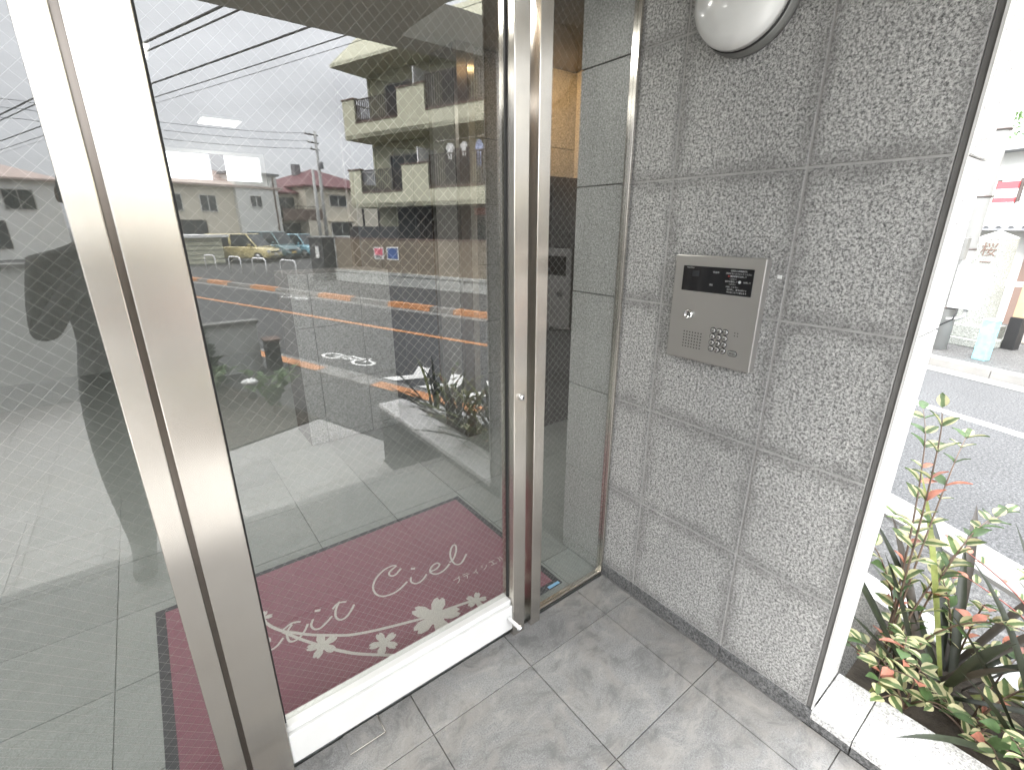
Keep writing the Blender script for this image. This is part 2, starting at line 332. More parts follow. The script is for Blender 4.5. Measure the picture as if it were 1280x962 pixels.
class MB:
    def __init__(self): self.v = []; self.f = []
    def add(self, vs_, fs):
        o = len(self.v); self.v += [Vector(p) for p in vs_]; self.f += [tuple(i+o for i in q) for q in fs]; return self
    def box(self, x0, x1, y0, y1, z0, z1, T=None):
        c = [(x0,y0,z0),(x1,y0,z0),(x1,y1,z0),(x0,y1,z0),(x0,y0,z1),(x1,y0,z1),(x1,y1,z1),(x0,y1,z1)]
        if T: c = [T(*p) for p in c]
        fs = [(0,3,2,1),(4,5,6,7),(0,1,5,4),(1,2,6,5),(2,3,7,6),(3,0,4,7)]
        if T: # keep outward winding whatever T does
            a, b_, c_ = Vector(c[1])-Vector(c[0]), Vector(c[3])-Vector(c[0]), Vector(c[4])-Vector(c[0])
            if a.cross(b_).dot(c_) < 0: fs = [tuple(reversed(q)) for q in fs]
        return self.add(c, fs)
    def sbox(self, s0, s1, t0, t1, z0, z1): return self.box(s0, s1, t0, t1, z0, z1, RW)
    def tube(self, pts, r, n=6, caps=True, rs=None):
        pts = [Vector(p) for p in pts]; o = len(self.v); m = len(pts); up0 = None
        for i, p in enumerate(pts):
            d = (pts[min(i+1, m-1)] - pts[max(i-1, 0)])
            d = d.normalized() if d.length > 1e-9 else Vector((0,0,1))
            u = d.cross(Vector((0,0,1)) if abs(d.z) < 0.95 else Vector((1,0,0))) if up0 is None else (up0 - d*up0.dot(d))
            u.normalize(); up0 = u; w = d.cross(u)
            rr = rs[i] if rs else r
            self.v += [p + (u*math.cos(2*math.pi*k/n) + w*math.sin(2*math.pi*k/n))*rr for k in range(n)]
        for i in range(m-1):
            for k in range(n):
                a = o+i*n+k; b = o+i*n+(k+1) % n
                self.f.append((a, b, b+n, a+n))
        if caps:
            self.f.append(tuple(o+k for k in reversed(range(n)))); self.f.append(tuple(o+(m-1)*n+k for k in range(n)))
        return self
    def lathe(self, prof, origin, axis, n=24):
        """prof: list of (radius, height along axis)"""
        a = Vector(axis).normalized(); u = a.cross(Vector((0,0,1)) if abs(a.z) < 0.9 else Vector((1,0,0))).normalized(); w = a.cross(u)
        o = len(self.v); og = Vector(origin)
        for r, h in prof:
            self.v += [og + a*h + (u*math.cos(2*math.pi*k/n)+w*math.sin(2*math.pi*k/n))*max(r, 1e-5) for k in range(n)]
        for i in range(len(prof)-1):
            for k in range(n):
                p, q = o+i*n+k, o+i*n+(k+1) % n; self.f.append((p, q, q+n, p+n))
        self.f.append(tuple(o+k for k in reversed(range(n)))); self.f.append(tuple(o+(len(prof)-1)*n+k for k in range(n)))
        return self
    def prism(self, poly, z0, z1, T=None):
        n = len(poly); area = sum(poly[i][0]*poly[(i+1)%n][1]-poly[(i+1)%n][0]*poly[i][1] for i in range(n))
        if area < 0: poly = list(reversed(poly))
        c = [(x, y, z0) for x, y in poly] + [(x, y, z1) for x, y in poly]
        if T: c = [T(*p) for p in c]
        fs = [tuple(reversed(range(n))), tuple(range(n, 2*n))] + [(i, (i+1) % n, n+(i+1) % n, n+i) for i in range(n)]
        if T and T is not None:
            e1 = Vector(T(1,0,0))-Vector(T(0,0,0)); e2 = Vector(T(0,1,0))-Vector(T(0,0,0)); e3 = Vector(T(0,0,1))-Vector(T(0,0,0))
            if e1.cross(e2).dot(e3) < 0: fs = [tuple(reversed(q)) for q in fs]
        return self.add(c, fs)
    def build(self, name, mat, parent=None, smooth=False, bevel=0.0, seg=2):
        org = Vector(parent.get('_w', (0, 0, 0))) if parent is not None else Vector((0, 0, 0))
        me = bpy.data.meshes.new(name)
        me.from_pydata([tuple(p-org) for p in self.v], [], self.f); me.update()
        me.materials.append(MATS[mat])
        if smooth: me.polygons.foreach_set('use_smooth', [True]*len(me.polygons))
        o = bpy.data.objects.new(name, me); COL.objects.link(o)
        if parent is not None: o.parent = parent; o['_w'] = parent.get('_w', (0, 0, 0))
        if bevel:
            b = o.modifiers.new('bevel', 'BEVEL'); b.width = bevel; b.segments = seg; b.limit_method = 'ANGLE'; b.angle_limit = R(40)
        return o
def strip(pts, width, z, T=None):
    """flat ribbon along 2D pts"""
    m = MB(); vs_ = []
    P = [Vector((p[0], p[1], 0)) for p in pts]
    for i, p in enumerate(P):
        d = P[min(i+1, len(P)-1)]-P[max(i-1, 0)]; d.normalize(); nrm = Vector((-d.y, d.x, 0))
        vs_ += [p+nrm*width/2, p-nrm*width/2]
    vs_ = [Vector((v.x, v.y, z)) for v in vs_]
    m.add(vs_, [(2*i, 2*i+1, 2*i+3, 2*i+2) for i in range(len(P)-1)])
    return m
def smooth_pts(pts, k=4):
    P = [Vector((*p, 0)) if len(p) == 2 else Vector(p) for p in pts]; out = []
    for i in range(len(P)-1):
        p0, p1, p2, p3 = P[max(i-1, 0)], P[i], P[i+1], P[min(i+2, len(P)-1)]
        for j in range(k):
            t = j/k
            out.append(0.5*((2*p1)+(-p0+p2)*t+(2*p0-5*p1+4*p2-p3)*t*t+(-p0+3*p1-3*p2+p3)*t**3))
    out.append(P[-1]); return out
def thing(name, label, cat, loc=(0, 0, 0), group=None):
    o = bpy.data.objects.new(name, None); COL.objects.link(o); o.location = loc; o['_w'] = tuple(loc)
    o.empty_display_size = 0.1
    o['label'] = label; o['category'] = cat
    if group: o['group'] = group
    return o
def tag(o, label, cat, group=None):
    o['label'] = label; o['category'] = cat
    if group: o['group'] = group
    return o
def struct(o): o['kind'] = 'structure'; return o
def stuff(o): o['kind'] = 'stuff'; return o
def text_mesh(txt, size, extrude=0.0):
    cu = bpy.data.curves.new('lettering', 'FONT'); cu.body = txt; cu.size = size; cu.extrude = extrude
    cu.align_x = 'CENTER'; cu.align_y = 'CENTER'; cu.resolution_u = 3
    t = bpy.data.objects.new('lettering', cu); COL.objects.link(t)
    dg = bpy.context.evaluated_depsgraph_get()
    me = bpy.data.meshes.new_from_object(t.evaluated_get(dg)); bpy.data.objects.remove(t); bpy.data.curves.remove(cu)
    return me
def lettering(txt, size, loc, right, up, mat, parent, extrude=0.0, name='lettering'):
    me = text_mesh(txt, size, extrude); me.materials.clear(); me.materials.append(MATS[mat])
    r = Vector(right).normalized(); u = Vector(up).normalized(); w = r.cross(u)
    org = Vector(parent.get('_w', (0, 0, 0)))
    M = Matrix((( r.x, u.x, w.x, loc[0]-org.x), (r.y, u.y, w.y, loc[1]-org.y), (r.z, u.z, w.z, loc[2]-org.z), (0, 0, 0, 1)))
    me.transform(M)
    o = bpy.data.objects.new(name, me); COL.objects.link(o); o.parent = parent; o['_w'] = tuple(org)
    return o
def instance(mesh_obj, parent, world_loc, rot=None, scale=None, name=None):
    """copy of a mesh object sharing data, placed at world_loc; mesh is centred on its own origin"""
    o = mesh_obj.copy(); COL.objects.link(o)
    if name: o.name = name
    org = Vector(parent.get('_w', (0, 0, 0))); o.parent = parent; o['_w'] = tuple(org)
    o.location = Vector(world_loc)-org
    if rot is not None: o.rotation_euler = rot
    if scale is not None: o.scale = scale
    return o
_tile_cache = {}
def tile(name, parent, mat, c, size, axis, ch=0.002):
    """one chamfered tile: c = centre of its FACE, size=(a,b,thick); axis 'z' face up, '-x' face to -x, '-y' face to -y"""
    key = (tuple(round(v, 4) for v in size), mat, axis, ch)
    me = _tile_cache.get(key)
    if me is None:
        a, b, t = size[0]/2, size[1]/2, size[2]
        vv = [(-a+ch,-b+ch,0),(a-ch,-b+ch,0),(a-ch,b-ch,0),(-a+ch,b-ch,0),(-a,-b,-ch),(a,-b,-ch),(a,b,-ch),(-a,b,-ch),(-a,-b,-t),(a,-b,-t),(a,b,-t),(-a,b,-t)]
        ff = [(0,1,2,3)]+[(i+4,(i+1)%4+4,(i+1)%4,i) for i in range(4)]+[(i+8,(i+1)%4+8,(i+1)%4+4,i+4) for i in range(4)]
        if axis == '-x': vv = [(-z, -x, y) for x, y, z in vv]
        elif axis == '-y': vv = [(x, -z, y) for x, y, z in vv]
        me = bpy.data.meshes.new(name); me.from_pydata(vv, [], ff); me.materials.append(MATS[mat]); me.update()
        _tile_cache[key] = me
    o = bpy.data.objects.new(name, me); COL.objects.link(o)
    org = Vector(parent.get('_w', (0, 0, 0))); o.parent = parent; o.location = Vector(c)-org
    return o

# ================================================================== LARGE STRUCTURE
ZS, ZRD = -0.50, -0.60          # pavement and road level below the porch floor
CEIL = 2.70

# ---- ground to the horizon, road, kerbs, pavements
g = MB(); g.add([(-600, -600, -0.66), (600, -600, -0.66), (600, 600, -0.66), (-600, 600, -0.66)], [(0, 1, 2, 3)])
struct(g.build('ground', 'asphalt_old'))
S_LIST = [-140, -110, -80, -60, -45, -35, -30, -26, -22, -18, -15, -12, -10, -8, -6, -5] + [-4+0.4*i for i in range(11)] + [1, 2, 4, 7, 12, 20, 35, 60, 100]
def ribbon(t0, t1, z, name, mat, parent=None, s0=-140, s1=100, thick=None, bent=True):
    m = MB(); ss = [s for s in S_LIST if s0 < s < s1]; ss = [s0]+ss+[s1]
    vs_ = []
    for s in ss:
        b = bend(s) if bent else 0
        vs_ += [RW(s, t1+b, z), RW(s, t0+b, z)]
    n = len(ss)
    m.add(vs_, [(2*i, 2*i+2, 2*i+3, 2*i+1)[::-1] for i in range(n-1)])
    if thick:
        o = len(m.v)
        m.add([v-Vector((0, 0, thick)) for v in vs_], [])
        for i in range(n-1):
            m.f.append((2*i, 2*i+2, o+2*i+2, o+2*i)); m.f.append((2*i+3, 2*i+1, o+2*i+1, o+2*i+3))
        m.f.append((0, 1, o+1, o)[::-1]); m.f.append((2*n-2, 2*n-1, o+2*n-1, o+2*n-2))
    return m.build(name, mat, parent)
road = struct(ribbon(-1.2, 3.75, ZRD, 'road', 'asphalt'))
# gutters of concrete along both sides
ribbon(-1.2, -0.88, ZRD+0.006, 'gutter', 'concrete', road, -80, 60)
ribbon(3.42, 3.72, ZRD+0.006, 'gutter', 'concrete', road, -80, 60)
ribbon(1.55, 1.69, ZRD+0.005, 'centre_line', 'paint_orange', road, -90, -4.6)
ribbon(1.55, 1.70, ZRD+0.005, 'centre_line', 'paint_white', road, -2.6, 50)
# kerb stones, 0.6 m long where near, painted orange in dashes
kerb = bpy.data.objects.new('kerb', None); COL.objects.link(kerb); kerb['kind'] = 'structure'; kerb['_w'] = (0, 0, 0)
def kerb_run(t0, t1, painted, s_from, s_to, L=1.2):
    s = s_from; k = 0
    while s < s_to:
        ln = L-0.012; b0, b1 = bend(s), bend(s+ln)
        m = MB(); zz = ZS+0.02
        c = [RW(s, t0+b0, ZRD-.05), RW(s+ln, t0+b1, ZRD-.05), RW(s+ln, t1+b1, ZRD-.05), RW(s, t1+b0, ZRD-.05)]
        e = 0.015
        tp = [RW(s, t0+b0+e, zz), RW(s+ln, t0+b1+e, zz), RW(s+ln, t1+b1-e, zz), RW(s, t1+b0-e, zz)]
        m.add(c+tp, [(0,1,2,3),(7,6,5,4),(4,5,1,0),(5,6,2,1),(6,7,3,2),(7,4,0,3)])
        o = m.build('kerb_stone', 'kerb_stone', kerb)
        if painted(s, s+ln):
            q = MB(); dz = Vector((0, 0, 0.004)); q.add([v+dz for v in tp], [(3, 2, 1, 0)])
            k0, k1 = (2, 3) if t0 < 0 else (1, 0)
            if t0 > 0: e2 = RN*-0.004; q.add([tp[0]+e2, tp[1]+e2, c[1]+e2+Vector((0, 0, .05)), c[0]+e2+Vector((0, 0, .05))], [(0, 1, 2, 3)])
            q.build('kerb_paint', 'paint_orange', kerb)
        s += L; k += 1
near_dash = [(-8.4, -6.9), (-5.6, -3.9)]
far_dash = [(-26, -24.6), (-23.4, -21.8), (-21, -19.4), (-18.4, -16.6), (-13.7, -12.2), (-11.1, -9.6), (-8.6, -6.9)]
kerb_run(-1.42, -1.2, lambda a, b: any(d0 < (a+b)/2 < d1 for d0, d1 in near_dash), -9.6, 3.6, 0.6)
kerb_run(3.75, 4.0, lambda a, b: any(d0 < (a+b)/2 < d1 for d0, d1 in far_dash), -30, 12, 0.8)
ribbon(-1.42, -1.2, ZS+0.02, 'kerb_far_run', 'kerb_stone', kerb, -80, -9.62, 0.2)
ribbon(-1.42, -1.2, ZS+0.02, 'kerb_far_run', 'kerb_stone', kerb, 3.62, 60, 0.2)
ribbon(3.75, 4.0, ZS+0.02, 'kerb_far_run', 'kerb_stone', kerb, -80, -30.02, 0.2)
ribbon(3.75, 4.0, ZS+0.02, 'kerb_far_run', 'kerb_stone', kerb, 12.02, 60, 0.2)
struct(ribbon(-2.44, -1.42, ZS, 'near_pavement', 'asphalt_old', None, -80, 60))
struct(ribbon(4.0, 70, ZS, 'far_pavement', 'asphalt_old', None, -140, 100))
# white bicycle mark and arrows painted on the near lane
def road_mark(poly, z=ZRD+0.010):
    m = MB(); P = [RW(s, t, z) for s, t in poly]
    nrm = (P[1]-P[0]).cross(P[2]-P[0])
    m.add(P, [tuple(range(len(P))) if nrm.z > 0 else tuple(reversed(range(len(P))))])
    o = m.build('road_marking', 'paint_white', road); return o
def ring(s, t, r0, r1, n=18):
    m = MB(); vs_ = []
    for k in range(n):
        a = 2*math.pi*k/n; vs_ += [RW(s+r1*1.7*math.cos(a), t+r1*math.sin(a), ZRD+.010), RW(s+r0*1.7*math.cos(a), t+r0*math.sin(a), ZRD+.010)]
    m.add(vs_, [(2*k, 2*k+1, 2*((k+1) % n)+1, 2*((k+1) % n)) for k in range(n)])
    return m.build('road_marking', 'paint_white', road)
for s0, t0 in ((-7.05, -0.48), (-14.4, 3.2)):
    ring(s0-0.42, t0, 0.105, 0.15); ring(s0+0.36, t0, 0.105, 0.15)
    for a, b in (((-.42, 0), (-.1, .14)), ((-.1, .14), (.3, .16)), ((-.42, 0), (-.02, 0)), ((-.02, 0), (.3, .16)), ((.36, 0), (.27, .24)), ((-.02, 0), (-.14, .2))):
        dx, dy = b[0]-a[0], b[1]-a[1]; L = math.hypot(dx, dy); nx, ny = -dy/L*.025, dx/L*.025
        road_mark([(s0+a[0]+nx, t0+a[1]+ny), (s0+b[0]+nx, t0+b[1]+ny), (s0+b[0]-nx, t0+b[1]-ny), (s0+a[0]-nx, t0+a[1]-ny)])
for s0 in (-5.55, -4.85, -4.2):
    road_mark([(s0, -.85), (s0+.28, -.5), (s0, -.12), (s0-.25, -.12), (s0+.02, -.5), (s0-.25, -.85)])

# ---- porch floor: 400 mm tiles with recessed joints, edge at y=-1.47, three steps down to the approach
pf = MB(); pf.box(-3.6, -0.001, -1.468, -0.01, -0.49, -0.006)
porch = struct(pf.build('porch_floor', 'grout'))
def tile_grid(parent, mat, xs, ys, z, th, name='floor_tile', gap=0.0028, ch=0.0010):
    for i in range(len(xs)-1):
        for j in range(len(ys)-1):
            a, b = xs[i+1]-xs[i]-gap, ys[j+1]-ys[j]-gap
            tile(name, parent, mat, ((xs[i]+xs[i+1])/2, (ys[j]+ys[j+1])/2, z+random.uniform(-.0006, .0006)), (a, b, th), 'z', ch)
XS = [-3.57, -3.37, -2.97, -2.57, -2.17, -1.77, -1.37, -0.97, -0.57, -0.17, -0.004]
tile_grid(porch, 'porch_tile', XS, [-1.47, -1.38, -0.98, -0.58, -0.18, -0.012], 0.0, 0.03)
for k, (y0, y1) in enumerate(((-1.77, -1.47), (-2.07, -1.77))):
    z = -0.167*(k+1)
    st = MB(); st.box(-3.6, -0.001, y0, y1-0.003, -0.6, z); st = struct(st.build('entrance_step', 'porch_tile'))
ap = MB(); ap.prism([(-3.6, -2.073), (-0.001, -2.073), (-0.001, -2.6), tuple(RW(-3.7, -2.45)[:2]), tuple(RW(-5.0, -2.45)[:2]), tuple(RW(-5.0, -3.95)[:2]), (-1.64, -6.38), (-5.5, -6.38), (-5.5, -2.5), (-3.6, -2.5)], -0.62, ZS-0.004)
appr = struct(ap.build('approach_floor', 'approach_tile'))
AX = [-3.57+0.4*i for i in range(9)]+[-0.004]
for i in range(len(AX)-1):
    for j in range(10):
        x0, x1, y0 = AX[i], AX[i+1], -2.475-0.4*j
        def rt(x, y): q = Vector((x, y, 0))-RO; return q.dot(RD), q.dot(RN)
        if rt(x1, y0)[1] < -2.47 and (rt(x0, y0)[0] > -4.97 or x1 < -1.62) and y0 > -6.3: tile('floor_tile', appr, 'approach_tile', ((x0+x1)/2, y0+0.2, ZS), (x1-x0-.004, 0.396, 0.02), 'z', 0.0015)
# ---- planting bed beside the approach, low boundary wall behind it
bd = MB(); bd.prism([tuple(RW(-5.02, -2.45)[:2]), tuple(RW(-5.02, -3.95)[:2]), (-1.62, -6.38), tuple(RW(-7.2, -2.45)[:2])], -0.62, ZS+0.01)
struct(bd.build('planting_bed', 'soil'))
bw = thing('boundary_wall', 'plain pale rendered boundary wall, stepping down beyond the planting bed', 'wall', (-1.5, -6.45, ZS))
MB().box(-1.75, -0.25, -6.52, -6.40, -0.62, 0.20).build('wall_body', 'plaster_pale', bw, bevel=0.006)
MB().box(-1.75, -0.22, -6.55, -6.37, 0.2005, 0.25).build('wall_cap', 'concrete', bw, bevel=0.006)
MB().box(-7, -1.752, -6.53, -6.39, -0.62, 1.08).build('wall_body', 'plaster_pale', bw, bevel=0.006)
MB().box(-7.02, -1.73, -6.56, -6.36, 1.0805, 1.13).build('wall_cap', 'concrete', bw, bevel=0.006)
dp = thing('gate_post', 'short dark post at the street end of the pale boundary wall', 'post', (-0.12, -6.3, ZS))
MB().box(-0.2, -0.02, -6.42, -6.2, -0.55, -0.05).build('post_body', 'wall_dark', dp, bevel=0.01)
MB().box(-0.22, 0.0, -6.44, -6.18, -0.05, -0.02).build('post_cap', 'coping_brown', dp, bevel=0.006)

# ---- the granite-clad entrance wall (plane x = 0), with its pale end return
WT = 0.22
wall = thing('granite_wall', 'speckled grey granite wall of square slabs carrying the intercom', 'wall', (0.1, -0.45, 0))
MB().box(0.0018, WT-0.015, -0.868, 0.0, -0.02, CEIL-0.003).build('wall_core', 'grout_pale', wall)
ZJ = [0.062, 0.460, 0.862, 1.262, 1.662, 2.056, 2.456, CEIL-0.004]
YJ = [0.0, -0.177, -0.577, -0.869]
for i in range(3):
    for j in range(len(ZJ)-1):
        a, h = YJ[i]-YJ[i+1]-0.005, ZJ[j+1]-ZJ[j]-0.005
        tile('granite_slab', wall, 'granite_wall', (random.uniform(-.0008, .0008), (YJ[i]+YJ[i+1])/2, (ZJ[j]+ZJ[j+1])/2), (a-0.001, h-0.001, 0.0024), '-x', 0.0012)
for i, (a, b) in enumerate(((0.0, -0.177), (-0.177, -0.577), (-0.577, -0.8905))):
    tile('base_slab', wall, 'granite_base', (-0.004, (a+b)/2, 0.031), (a-b-0.004, 0.060, 0.006), '-x', 0.0014)
# pale end face slabs (facing the street) and their edge strip
for j in range(len(ZJ)-1):
    tile('end_slab', wall, 'granite_pale', (0.004+(WT-0.002)/2, -0.885, (ZJ[j]+ZJ[j+1])/2), (WT-0.018, ZJ[j+1]-ZJ[j]-0.004, 0.02), '-y', 0.002)
MB().box(-0.0012, 0.0030, -0.8895, -0.8835, 0.064, CEIL-0.004).build('edge_trim', 'aluminium_white', wall)
MB().box(0.0032, 0.0118, -0.8832, -0.8695, 0.064, CEIL-0.004).build('edge_joint', 'grout', wall)
# outside flank of the building following the street
bld = thing('entrance_building', 'grey building whose overhanging soffit shelters the glazed entrance', 'building', (1.0, 3.0, ZS))
flank = [(WT, -0.86), (WT, -0.62), (0.85, -0.45), (3.6, 8.0), (3.4, 8.0), (0.72, -0.32), (0.205, -0.5), (0.205, -0.86)]
fl = MB()
for i in range(3):
    (xa, ya), (xb, yb) = flank[i], flank[i+1]; d = Vector((xb-xa, yb-ya, 0)).normalized(); nn = Vector((-d.y, d.x, 0))*0.18
    fl.prism([(xa, ya), (xb, yb), (xb+nn.x, yb+nn.y), (xa+nn.x, ya+nn.y)], -0.6, CEIL-0.006)
fl.build('flank_wall', 'granite_pale', bld)
MB().prism([(-6.5, -2.38), (1.7, -2.38), (1.7, -2.16), (WT, -2.16), (WT, -0.62), (0.85, -0.45), (3.6, 8.0), (-6.5, 8.0)], CEIL, CEIL+0.25).build('soffit', 'soffit', bld)
MB().prism([(-6.5, -2.36), (WT-.02, -2.36), (WT-.02, -0.62), (0.83, -0.43), (3.58, 7.98), (-6.5, 7.98)], CEIL+0.25, 8.5).build('upper_storeys', 'plaster_grey', bld)
MB().box(-6.5, -3.6, -1.47, 0.03, -0.6, CEIL-0.003).build('added_side_wall', 'granite_wall', bld)  # unseen wall at the left, added for the light in the porch
# wall above the doors
MB().box(-3.6, 0.0, 0.02, 0.16, 2.28, CEIL-0.003).build('lintel', 'granite_lobby', bld)

# ---- lobby seen through the glass
lf = MB(); lf.prism([(-3.6, 0.006), (0.8, 0.006), (1.6, 2.9), (2.2, 5.5), (-3.6, 5.5)], -0.3, -0.006)
lobby = struct(lf.build('lobby_floor', 'lobby_tile'))
tile_grid(lobby, 'lobby_tile', [-2.57, -2.17, -1.77, -1.37, -0.97, -0.57, -0.17, 0.23, 0.63, 1.03], [0.012, 0.22, 0.62, 1.02, 1.42, 1.82, 2.188], 0.0, 0.008)
MB().prism([(-3.6, 0.17), (0.0, 0.17), (0.75, 0.0), (2.9, 6.2), (-3.6, 6.2)], 2.56, 2.66).build('lobby_ceiling', 'lobby_ceiling', None)
struct(bpy.data.objects['lobby_ceiling'])
def gwall(name, x0, x1, y, depth, z1, z0=0.0, mat='granite_lobby', xj=None):
    m = MB(); m.box(x0, x1, y+0.021, y+depth, z0-0.1, z1); o = struct(m.build(name, 'grout', None))
    xj = xj or [x0, x1]; zj = [z0, 0.06]+[0.46+0.4*k for k in range(5) if 0.46+0.4*k < z1-0.05]+[z1]
    for i in range(len(xj)-1):
        for j in range(len(zj)-1):
            tile('granite_slab', o, mat, ((xj[i]+xj[i+1])/2, y, (zj[j]+zj[j+1])/2), (xj[i+1]-xj[i]-0.004, zj[j+1]-zj[j]-0.004, 0.02), '-y', 0.0015)
    return o
gwall('lobby_granite_wall', -0.67, 0.02, 2.19, 0.4, 1.22, xj=[-0.67, -0.55, -0.21, 0.02])
gwall('lobby_back_wall', 0.31, 1.6, 1.65, 0.3, 2.558, xj=[0.43, 0.86, 1.26, 1.6])
MB().box(0.31, 0.38, 1.62, 1.66, 0, 2.557).build('corner_post', 'stainless_dark', bpy.data.objects['lobby_back_wall'])
MB().box(0.381, 0.43, 1.615, 1.66, 0, 2.557).build('corner_trim', 'stainless', bpy.data.objects['lobby_back_wall'])
# side wall inside, continuing the granite plane behind the glass
iw = MB(); iw.box(0.021, 0.18, 0.002, 0.262, -0.05, 2.558); iw = struct(iw.build('lobby_side_wall', 'grout'))
for j, (a, b) in enumerate(zip([0, 0.062, 0.46, 0.862, 1.262, 1.662, 2.056], [0.062, 0.46, 0.862, 1.262, 1.662, 2.056, 2.557])):
    tile('granite_slab', iw, 'granite_lobby', (0.0, 0.131, (a+b)/2), (0.256, b-a-0.004, 0.02), '-x', 0.0015)
# remaining lobby walls
lw = MB(); lw.box(-3.6, -3.5, 0.03, 6.2, -0.1, 2.558); struct(lw.build('lobby_left_wall', 'lobby_wall'))
rw_ = MB()
rw_.box(-3.5, -1.02, 5.5, 5.62, -0.1, 2.558); rw_.box(0.0, 3.0, 5.5, 5.62, -0.1, 2.558)
rw_.box(-1.02, 0.0, 5.5, 5.62, -0.1, 1.98); rw_.box(-1.02, 0.0, 5.5, 5.62, 2.33, 2.558)
struct(rw_.build('lobby_rear_wall', 'lobby_wall'))
rwin = thing('rear_window', 'bright window in the rear wall of the lobby, seen through the door glass', 'window', (-0.5, 5.55, 1.98))
MB().box(-1.02, 0.0, 5.52, 5.60, 1.98, 2.02).box(-1.02, 0.0, 5.52, 5.60, 2.29, 2.33).box(-1.02, -0.97, 5.52, 5.60, 2.02, 2.29).box(-0.05, 0.0, 5.52, 5.60, 2.02, 2.29).build('window_frame', 'aluminium_white', rwin)
MB().box(-0.56, -0.42, 5.50, 5.60, 2.02, 2.29).build('mullion', 'window_frame_brown', rwin)
nb = thing('neighbour_house', 'pale house wall glimpsed through the rear lobby window', 'building', (0, 9.5, ZS))
MB().box(-3, 0.1, 9.5, 12, -0.6, 2.15).build('wall_body', 'plaster_white', nb)
MB().box(-3.2, 0.3, 9.3, 12.2, 2.15, 2.25).build('roof', 'roof_grey', nb)
ev = thing('lift_door', 'dark panelled door at the back of the lobby between the granite walls', 'door', (0.2, 2.9, 0))
for k in range(4): MB().box(0.0+0.16*k, 0.155+0.16*k, 2.62, 2.66, 0.0, 2.1).build('panel', 'dark_door', ev, bevel=0.004)
MB().box(-0.05, 0.68, 2.67, 2.72, 0, 2.557).build('frame', 'dark_brown', ev)
cb = thing('dark_cabinet', 'dark brown cabinet against the warmly lit granite in the lobby', 'cabinet', (1.1, 1.5, 0))
MB().prism([(0.82, 0), (1.5, 0), (1.5, 1.84), (0.90, 1.84), (0.85, 1.82), (0.82, 1.76)], 1.42, 1.62, T=lambda x, z, y: (x, y, z)).build('carcass', 'dark_brown', cb)
for k in range(5): MB().box(0.92, 1.46, 1.405, 1.419, 0.12+0.34*k, 0.43+0.34*k).build('door_panel', 'dark_brown', cb, bevel=0.004)
dl = thing('downlight', 'warm ceiling downlight over the granite wall of the lobby', 'lamp', (0.60, 1.22, 2.55))
MB().lathe([(0.055, 0), (0.055, 0.012), (0.045, 0.012), (0.045, 0.004)], (0.60, 1.22, 2.556), (0, 0, -1), 20).build('trim_ring', 'plastic_white', dl, True)
MB().lathe([(0.042, 0), (0.042, 0.004)], (0.60, 1.22, 2.550), (0, 0, -1), 20).build('bulb', 'downlight', dl)
ld = bpy.data.lights.new('downlight_light', 'SPOT'); ld.energy = 5.5; ld.color = (1.0, 0.58, 0.24); ld.spot_size = R(80); ld.spot_blend = 0.6; ld.shadow_soft_size = 0.05; ld.specular_factor = 0.15
lo = bpy.data.objects.new('downlight_light', ld); COL.objects.link(lo); lo.parent = dl; lo.location = (0, 0.0, -0.05); lo.rotation_euler = (R(62), 0, R(-54))

# lobby ceiling panels; all but the far one are added to brighten the lobby
emit('panel_light', (1.0, 0.97, 0.90), 0.6)
def panel_light(x, y, label, en, w=0.34):
    t = thing('ceiling_light', label, 'lamp', (x, y, 2.55), 'ceiling panel lights of the lobby')
    MB().box(x-w/2-.015, x+w/2+.015, y-w/2-.015, y+w/2+.015, 2.535, 2.559).build('tray', 'plastic_white', t, bevel=.003)
    MB().box(x-w/2, x+w/2, y-w/2, y+w/2, 2.530, 2.5345).build('diffuser', 'panel_light', t)
    for k in range(1, 5): MB().box(x-w/2, x+w/2, y-w/2+w*k/5-.004, y-w/2+w*k/5+.004, 2.524, 2.5296).build('louvre', 'plastic_white', t)
    a = bpy.data.lights.new('panel_lamp', 'AREA'); a.shape = 'SQUARE'; a.size = w; a.energy = en; a.color = (1, .97, .92)
    o = bpy.data.objects.new('panel_lamp', a); COL.objects.link(o); o.parent = t; o.location = (0, 0, -0.045)
panel_light(-0.48, 5.0, 'louvred ceiling light at the far end of the lobby', 0.25)
panel_light(-1.30, 0.95, 'louvred ceiling light added just inside the glass door to brighten the lobby', 4.2)
panel_light(-2.5, 1.4, 'louvred ceiling light added out of view to lift the dark left side of the lobby', 2.0)
panel_light(-1.30, 2.9, 'louvred ceiling light added in the middle of the lobby to brighten its depth', 3.2)

# ================================================================== DOORS
GY0, GY1 = 0.0005, 0.0073
def wired_pane(parent, x0, x1, z0, z1):
    MB().box(x0, x1, GY0, GY1, z0, z1).build('glass_pane', 'door_glass', parent)
    m = MB(); y = 0.0042; r = 0.00021; step = 0.02*math.sqrt(2)
    for sgn in (1, -1):
        # lines x - sgn*z = c
        lo_ = min(x0-sgn*z0, x0-sgn*z1); hi_ = max(x1-sgn*z0, x1-sgn*z1)
        c = math.ceil(lo_/step)*step + 0.004
        while c < hi_:
            pts = []
            for z in (z0, z1):
                x = c+sgn*z
                if x0 <= x <= x1: pts.append((x, z))
            for x in (x0, x1):
                z = (x-c)*sgn
                if z0 < z < z1: pts.append((x, z))
            if len(pts) >= 2:
                a, b = pts[0], pts[1]
                if math.hypot(a[0]-b[0], a[1]-b[1]) > 0.01:
                    m.tube([(a[0], y+0.0004*sgn, a[1]), (b[0], y+0.0004*sgn, b[1])], r, 6, False)
            c += step
    o = m.build('wire_mesh', 'glass_wire', parent, True); stuff(o)
leaf = thing('glass_door', 'wired glass door in brushed steel frame with a white bottom rail', 'door', (-0.95, 0, 0))
